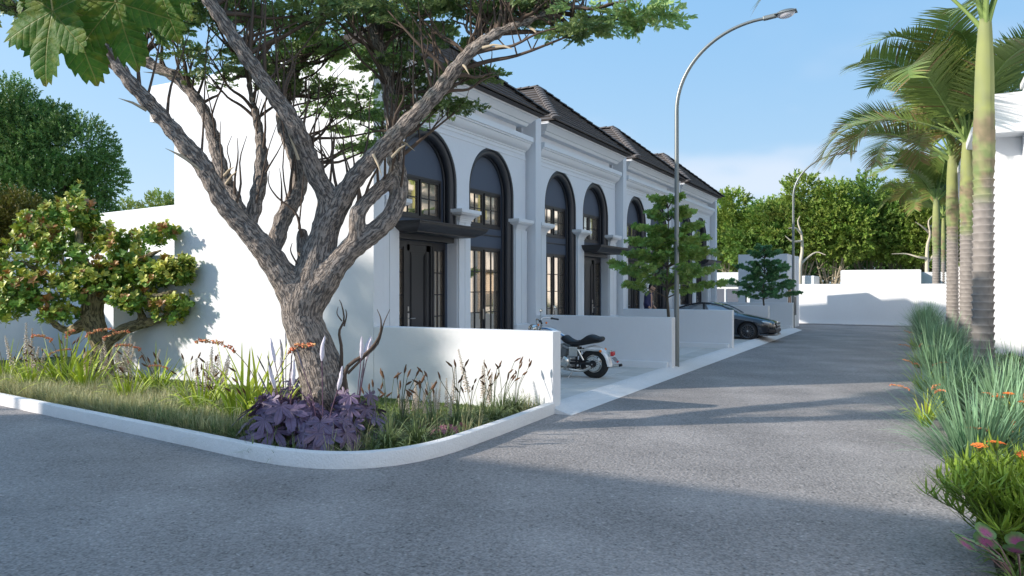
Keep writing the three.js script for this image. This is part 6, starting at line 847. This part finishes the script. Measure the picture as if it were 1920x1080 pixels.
// ---------------------------------------------------------------- dark saloon car (x forward, z to its right)
{
  const t = thing('car', 'dark blue black coupe saloon nosing out of the third driveway', 'car', [-4.56, 0.075, -29.62]);
  const paintM = new THREE.MeshPhysicalMaterial({ color: C(0.004, 0.006, 0.013), roughness: 0.2, metalness: 0.0, clearcoat: 1, clearcoatRoughness: 0.03 }), gl = new THREE.MeshPhysicalMaterial({ color: C(0.30, 0.33, 0.36), metalness: 0.55, roughness: 0.04 }), AX = [-0.93, -3.55], WR = 0.325;
  const st = [[0.0, 0.50, 0.50, 0.60, 0.24], [-0.05, 0.62, 0.56, 0.67, 0.21], [-0.18, 0.76, 0.62, 0.735, 0.19], [-0.42, 0.84, 0.69, 0.81, 0.18], [-0.75, 0.868, 0.765, 0.885, 0.18], [-1.1, 0.873, 0.82, 0.945, 0.18], [-1.42, 0.872, 0.86, 0.99, 0.18], [-2.2, 0.87, 0.885, 0.99, 0.18], [-3.0, 0.868, 0.90, 0.985, 0.18], [-3.6, 0.86, 0.915, 0.98, 0.18], [-4.0, 0.82, 0.905, 0.97, 0.2], [-4.28, 0.74, 0.85, 0.93, 0.24], [-4.4, 0.62, 0.68, 0.75, 0.3]];
  const sec = ([x, w, sh, top, bot]) => { const h = sh - bot; return [[0, bot], [w * 0.86, bot], [w * 0.95, bot + 0.05], [w, bot + h * 0.3], [w * 0.992, bot + h * 0.62], [w * 1.0, bot + h * 0.8], [w * 0.985, bot + h * 0.92], [w * 0.955, sh], [w * 0.9, sh + (top - sh) * 0.34], [w * 0.72, sh + (top - sh) * 0.72], [w * 0.4, sh + (top - sh) * 0.93], [0, top]].map(([z, y]) => [x, y, z]); };
  const dense = []; for (let i = 1; i < st.length; i++) for (let k = 0; k < 6; k++) { const p = (j) => st[clamp(j, 0, st.length - 1)], f = k / 6, o = []; for (let c = 0; c < 5; c++) { const a = p(i - 2)[c], b = p(i - 1)[c], d = p(i)[c], e = p(i + 1)[c]; const m0 = (d - a) / 2, m1 = (e - b) / 2, f2 = f * f, f3 = f2 * f; o.push(c === 0 ? lerp(b, d, f) : (2 * f3 - 3 * f2 + 1) * b + (f3 - 2 * f2 + f) * m0 * 0.8 + (-2 * f3 + 3 * f2) * d + (f3 - f2) * m1 * 0.8); } dense.push(o); } dense.push(st[st.length - 1]);
  const body = []; const full = dense.map((s) => { const q = sec(s); return [...q, ...q.slice(1, -1).reverse().map(([x, y, z]) => [x, y, -z])].map((p) => V(...p)); });
  for (let i = 1; i < full.length; i++) { const a = full[i - 1], b = full[i], n = a.length; for (let k = 0; k < n; k++) { const l = (k + 1) % n, cx = (a[k].x + b[k].x) / 2; 
      quad(body, a[k], b[k], b[l], a[l]); } }
  for (const [e, s] of [[0, 1], [full.length - 1, -1]]) { const a = full[e], c = V(a[0].x, (a[0].y + a[11].y) / 2, 0); for (let k = 0; k < a.length; k++) { const l = (k + 1) % a.length; s > 0 ? body.push(c.x, c.y, c.z, a[k].x, a[k].y, a[k].z, a[l].x, a[l].y, a[l].z) : body.push(c.x, c.y, c.z, a[l].x, a[l].y, a[l].z, a[k].x, a[k].y, a[k].z); } }
  let bg = mesh3(body);
  { bg.setAttribute('uv', new THREE.BufferAttribute(new Float32Array(bg.attributes.position.count * 2), 2)); const ev = new Evaluator(); ev.useGroups = false; let br = new Brush(mergeVertices(bg, 1e-4)); br.geometry.computeVertexNormals(); br.updateMatrixWorld(); for (const ax of AX) { const c = new THREE.CylinderGeometry(WR + 0.055, WR + 0.055, 2.6, 40); c.rotateX(Math.PI / 2); c.translate(ax, WR, 0); const cb = new Brush(c); cb.updateMatrixWorld(); br = ev.evaluate(br, cb, SUBTRACTION); br.updateMatrixWorld(); } const q = br.geometry.index ? br.geometry.toNonIndexed() : br.geometry; const nn = new THREE.BufferGeometry(); nn.setAttribute('position', q.attributes.position); bg = toCreasedNormals(nn, 0.55); }
  part('body', bg, paintM, t);
  part('wheel_well', merge(AX.map((ax) => disc(ax, WR, -0.72, 0.72, WR + 0.05))), M.black, t);
  // cabin: glass shell, roof panel, pillars
  const gs = [[-1.36, 0.97, 0.70, 0.60], [-1.6, 1.12, 0.735, 0.55], [-1.95, 1.28, 0.76, 0.535], [-2.35, 1.36, 0.77, 0.53], [-2.7, 1.375, 0.77, 0.525], [-3.1, 1.33, 0.76, 0.51], [-3.5, 1.22, 0.74, 0.49], [-3.85, 1.08, 0.70, 0.47], [-4.08, 0.965, 0.66, 0.45]];
  const shell = (r0, r1, off, z0, from = 0) => { const o = [], row = ([x, y, wb, wt]) => { const p = [[wb, 0.93], [lerp(wb, wt, 0.5) + 0.012, lerp(0.93, y, 0.52)], [wt + 0.02, lerp(0.93, y, 0.88)], [wt - 0.04, y - 0.018], [wt * 0.6, y - 0.004], [0, y]].slice(from); return [...p, ...p.slice(0, -1).reverse().map(([z, q]) => [-z, q])].map(([z, q]) => V(x, q + off, z * (1 + off * 0.6))); }; for (let i = r0 + 1; i <= r1; i++) { const a = row(gs[i - 1]), b = row(gs[i]); for (let k = 1; k < a.length; k++) quad(o, a[k - 1], b[k - 1], b[k], a[k]); } return toCreasedNormals(mergeVertices(mesh3(o), 1e-4), 0.6); };
  part('windows', shell(0, 8, 0, 1), gl, t); part('roof', shell(2, 5, 0.012, 0, 2), paintM, t);
  const line = (k, dz = 0, dy = 0) => gs.map(([x, y, wb, wt]) => V(x, k === 1 ? y - 0.03 + dy : 0.945 + dy, (k === 1 ? wt + 0.0 : wb) + 0.012 + dz)), fl = (l) => l.map((p) => V(p.x, p.y, -p.z));
  for (const m of [(l) => l, fl]) { const l = m(line(1)); part('roof_rail', tube(spline(l, 40), 0.034, 8), paintM, t); part('window_trim', tube(spline(m(line(1, 0.03, -0.04)).slice(1, 8), 40), 0.009, 6), M.chrome, t); part('pillar', tube([m([V(-2.55, 0.93, 0.785)])[0], m([V(-2.62, 1.34, 0.565)])[0]], 0.035, 6), M.black, t); part('sill_trim', tube(spline(m(gs.map(([x, , wb]) => V(x, 0.955, wb + 0.06))).slice(1, 8), 20), 0.01, 6), M.chrome, t); part('door_mirror', (() => { const g = new THREE.SphereGeometry(1, 16, 12); g.scale(0.1, 0.065, 0.09); const q = m([V(-1.78, 1.0, 0.93)])[0]; g.translate(q.x, q.y, q.z); return g; })(), paintM, t); }
  // wheels with many thin spokes
  const rimM = new THREE.MeshStandardMaterial({ color: C(0.16, 0.16, 0.17), metalness: 0.9, roughness: 0.3 });
  const rim = (() => { const g = [torusAt(0, 0, 0, 0.232, 0.014, 1.2, 10), disc(0, 0, -0.02, 0.012, 0.055)]; for (let k = 0; k < 15; k++) { const a = k / 15 * 6.283; for (const q of [-0.045, 0.045]) g.push(cyl([0.05 * Math.cos(a), 0.05 * Math.sin(a), 0.0], [0.232 * Math.cos(a + q), 0.232 * Math.sin(a + q), -0.012], 0.0075, 5)); } return merge(g); })();
  for (const ax of AX) for (const s of [-1, 1]) { const w = part('wheel', null, null, t); w.position.set(ax, WR, s * 0.76); if (s < 0) w.rotation.y = Math.PI; part('tyre', torusAt(0, 0, 0, 0.268, 0.062, 1.5, 14), M.rubber, w); const m = part('rim', rim, rimM, w); m.position.z = 0.075; part('brake_disc', disc(0, 0, 0.0, 0.02, 0.15), M.black, w); part('hub_cap', disc(0, 0, 0.085, 0.1, 0.028), M.chrome, w); }
  // face: grille, lamps, intakes, lip
  const gr = part('grille', rbox(-0.1, 0.035, 0.44, 0.63, -0.36, 0.36, 0.03, 3), M.black, t); part('grille_bar', rbox(0.03, 0.05, 0.525, 0.555, -0.36, 0.36, 0.008), M.chrome, gr); part('grille_frame', tube([V(0.035, 0.44, -0.34), V(0.03, 0.635, -0.37), V(0.03, 0.635, 0.37), V(0.035, 0.44, 0.34), V(0.035, 0.44, -0.34)], 0.012, 6), M.chrome, gr); part('badge', (() => { const g = new THREE.CylinderGeometry(0.05, 0.05, 0.015, 20); g.rotateZ(Math.PI / 2); g.translate(0.058, 0.54, 0); return g; })(), M.chrome, gr);
  for (const s of [-1, 1]) { const hl = part('headlight', (() => { const g = new THREE.SphereGeometry(1, 22, 14); g.scale(0.24, 0.065, 0.13); g.rotateZ(-0.28); g.rotateY(s * 0.75); g.translate(-0.27, 0.625, s * 0.66); return g; })(), new THREE.MeshPhysicalMaterial({ color: C(0.55, 0.58, 0.62), metalness: 0.4, roughness: 0.08, clearcoat: 1 }), t); part('indicator', (() => { const g = new THREE.SphereGeometry(1, 14, 10); g.scale(0.045, 0.045, 0.05); g.translate(-0.16, 0.60, s * 0.685); return g; })(), new THREE.MeshPhysicalMaterial({ color: C(0.6, 0.4, 0.22), roughness: 0.1, clearcoat: 1 }), hl);
    part('intake', (() => { const g = rbox(-0.2, 0.03, 0.27, 0.40, -0.15, 0.15, 0.03, 3); g.rotateY(s * 0.55); g.translate(-0.08, 0, s * 0.58); return g; })(), M.black, t); }
  part('bumper_lip', tube(spline([V(-0.5, 0.2, -0.86), V(-0.12, 0.2, -0.74), V(0.03, 0.2, -0.45), V(0.05, 0.2, 0), V(0.03, 0.2, 0.45), V(-0.12, 0.2, 0.74), V(-0.5, 0.2, 0.86)], 30), 0.03, 6), paintM, t); part('lower_intake', rbox(-0.08, 0.02, 0.24, 0.40, -0.4, 0.4, 0.02), M.black, t);
  for (const z of [-0.36, 0.36]) { const se = part('front_seat', merge([rbox(-2.75, -2.6, 0.5, 1.08, z - 0.22, z + 0.22, 0.06, 3), rbox(-2.74, -2.66, 1.1, 1.26, z - 0.11, z + 0.11, 0.035, 3)]), std([0.4, 0.39, 0.38], 0.7), t); }
}
// ---------------------------------------------------------------- man at the third door, looking down
{
  const P = V(-8.12, FLOOR, -25.2), t = thing('person', 'standing person in a dark blue shirt looking down beside the third door', 'person', P.toArray());
  const S = 1.03, j = (x, y, z) => V(x * S, y * S, z * S), L = (...r) => { const o = []; for (let i = 1; i < r.length; i++) o.push({ a: j(...r[i - 1]), b: j(...r[i]), ra: r[i - 1][3] * S, rb: r[i][3] * S }); return o; };
  const skin = std([0.42, 0.25, 0.17], 0.6), shirtM = std([0.022, 0.024, 0.075], 0.9), jeans = std([0.03, 0.035, 0.06], 0.9), hairM = std([0.012, 0.01, 0.009], 0.7), shoeM = std([0.02, 0.017, 0.015], 0.6);
  const armR = [[0.0, 1.42, 0.19, 0.052], [-0.02, 1.14, 0.25, 0.042], [0.14, 0.93, 0.23, 0.03]], armL = [[0.0, 1.42, -0.19, 0.052], [-0.02, 1.14, -0.25, 0.042], [0.16, 0.95, -0.2, 0.03]];
  const skinL = [...L([0.03, 1.40, 0, 0.062], [0.06, 1.53, 0, 0.056], [0.09, 1.58, 0, 0.06]), ...L(...armR), ...L(...armL), ...L([-0.02, 0.95, 0, 0.13], [0, 1.35, 0, 0.12]), ...L([-0.01, 0.92, 0.09, 0.08], [0.02, 0.5, 0.1, 0.055], [-0.02, 0.09, 0.1, 0.04]), ...L([-0.01, 0.92, -0.09, 0.08], [0.0, 0.5, -0.1, 0.055], [-0.04, 0.09, -0.1, 0.04])];
  const bodyG = organic(skinL, { cell: 0.014, k: 0.05 }).g;
  // head: skull, jaw, nose, brow, ears, bowed forward
  const tilt = (p) => { const c = j(0.06, 1.56, 0), q = p.clone().sub(c), a = -0.5; return V(q.x * Math.cos(a) - q.y * Math.sin(a), q.x * Math.sin(a) + q.y * Math.cos(a), q.z).add(c); };
  const H = (a, b, ra, rb) => ({ a: tilt(j(...a)), b: tilt(j(...b)), ra: ra * S, rb: rb * S });
  const headL = [H([0.065, 1.69, 0], [0.095, 1.67, 0], 0.088, 0.078), H([0.1, 1.62, 0.025], [0.135, 1.575, 0.0], 0.056, 0.032), H([0.1, 1.62, -0.025], [0.135, 1.575, 0.0], 0.056, 0.032), H([0.168, 1.655, 0], [0.185, 1.622, 0], 0.012, 0.016), H([0.15, 1.68, 0.035], [0.155, 1.68, -0.035], 0.02, 0.02), H([0.155, 1.593, 0.018], [0.155, 1.593, -0.018], 0.014, 0.014), H([0.075, 1.66, 0.086], [0.07, 1.63, 0.084], 0.02, 0.013), H([0.075, 1.66, -0.086], [0.07, 1.63, -0.084], 0.02, 0.013), H([0.05, 1.56, 0], [0.07, 1.62, 0], 0.056, 0.06)];
  const headG = organic(headL, { cell: 0.0045, k: 0.022 }).g;
  // hands: palm, four curled fingers of different length, a thumb from the side
  const hand = (w, s) => { const o = [], p = (x, y, z) => w.clone().add(V(x, y, z * s).multiplyScalar(S)), seg = (a, b, ra, rb) => o.push({ a, b, ra: ra * S, rb: rb * S }); for (const x of [-0.026, -0.009, 0.009, 0.026]) seg(p(0.012 + x * 0.8, -0.01, 0), p(0.04 + x, -0.088, 0), 0.015, 0.012); [[-0.03, 0.062], [-0.01, 0.075], [0.01, 0.072], [0.03, 0.06]].forEach(([x, l]) => { const a = p(0.04 + x, -0.09, 0), b = p(0.052 + x * 1.05, -0.09 - l * 0.45, -0.006), c = p(0.054 + x * 1.05, -0.09 - l * 0.78, -0.016), d = p(0.05 + x * 1.05, -0.09 - l, -0.03); seg(a, b, 0.0095, 0.009); seg(b, c, 0.009, 0.008); seg(c, d, 0.008, 0.007); }); const q = p(0.04, -0.03, -0.01), r = p(0.075, -0.06, -0.022), u = p(0.083, -0.09, -0.03); seg(q, r, 0.013, 0.0105); seg(r, u, 0.0105, 0.008); seg(p(-0.01, 0.03, 0), p(0.01, -0.01, 0), 0.027, 0.022); return organic(o, { cell: 0.004, k: 0.006 }).g; };
  part('body', merge([bodyG, headG, hand(j(0.15, 0.91, 0.23), 1), hand(j(0.17, 0.93, -0.2), -1)]), skin, t);
  for (const z of [-1, 1]) part('eye', (() => { const g = new THREE.SphereGeometry(0.012, 10, 8), q = tilt(j(0.157, 1.662, z * 0.032)); g.translate(q.x, q.y, q.z); return g; })(), std([0.05, 0.035, 0.03], 0.3), t);
  const torso = [...L([-0.01, 0.86, 0.07, 0.12], [-0.03, 1.1, 0.06, 0.118], [-0.02, 1.32, 0.09, 0.115]), ...L([-0.01, 0.86, -0.07, 0.12], [-0.03, 1.1, -0.06, 0.118], [-0.02, 1.32, -0.09, 0.115]), ...L([-0.02, 1.38, 0.12, 0.085], [0.0, 1.42, 0.19, 0.072], [-0.02, 1.14, 0.25, 0.06], [0.045, 1.05, 0.24, 0.052]), ...L([-0.02, 1.38, -0.12, 0.085], [0.0, 1.42, -0.19, 0.072], [-0.02, 1.14, -0.25, 0.06], [0.045, 1.05, -0.22, 0.052]), ...L([0.02, 1.40, 0, 0.09], [0.035, 1.455, 0, 0.075])];
  part('shirt', organic(torso, { cell: 0.014, k: 0.05, rough: (x, y, z) => 0.012 * (n3(x * 14, y * 9, z * 14) - 0.5) }).g, shirtM, t);
  part('trousers', organic([...L([-0.01, 0.9, 0, 0.13], [-0.01, 0.86, 0, 0.13]), ...L([-0.01, 0.86, 0.085, 0.1], [0.02, 0.5, 0.1, 0.075], [-0.02, 0.1, 0.1, 0.068]), ...L([-0.01, 0.86, -0.085, 0.1], [0.0, 0.5, -0.1, 0.075], [-0.04, 0.1, -0.1, 0.068])], { cell: 0.016, k: 0.04, rough: (x, y, z) => 0.01 * (n3(x * 12, y * 16, z * 12) - 0.5) }).g, jeans, t);
  part('hair', organic([H([0.03, 1.715, 0], [0.085, 1.735, 0], 0.086, 0.07), H([0.0, 1.68, 0.03], [0.0, 1.63, 0.02], 0.062, 0.045), H([0.0, 1.68, -0.03], [0.0, 1.63, -0.02], 0.062, 0.045), H([0.1, 1.745, 0.02], [0.15, 1.735, -0.02], 0.045, 0.026)], { cell: 0.006, k: 0.02, rough: (x, y, z) => 0.012 * (n3(x * 60, y * 60, z * 60) - 0.5) }).g, hairM, t);
  for (const [x, z] of [[-0.02, 0.1], [-0.04, -0.1]]) part('shoe', organic(L([x, 0.05, z, 0.05], [x + 0.16, 0.035, z, 0.036]), { cell: 0.012, k: 0.02, floor: 0 }).g, shoeM, t);
}
shade(scene);
renderer.render(scene, camera);
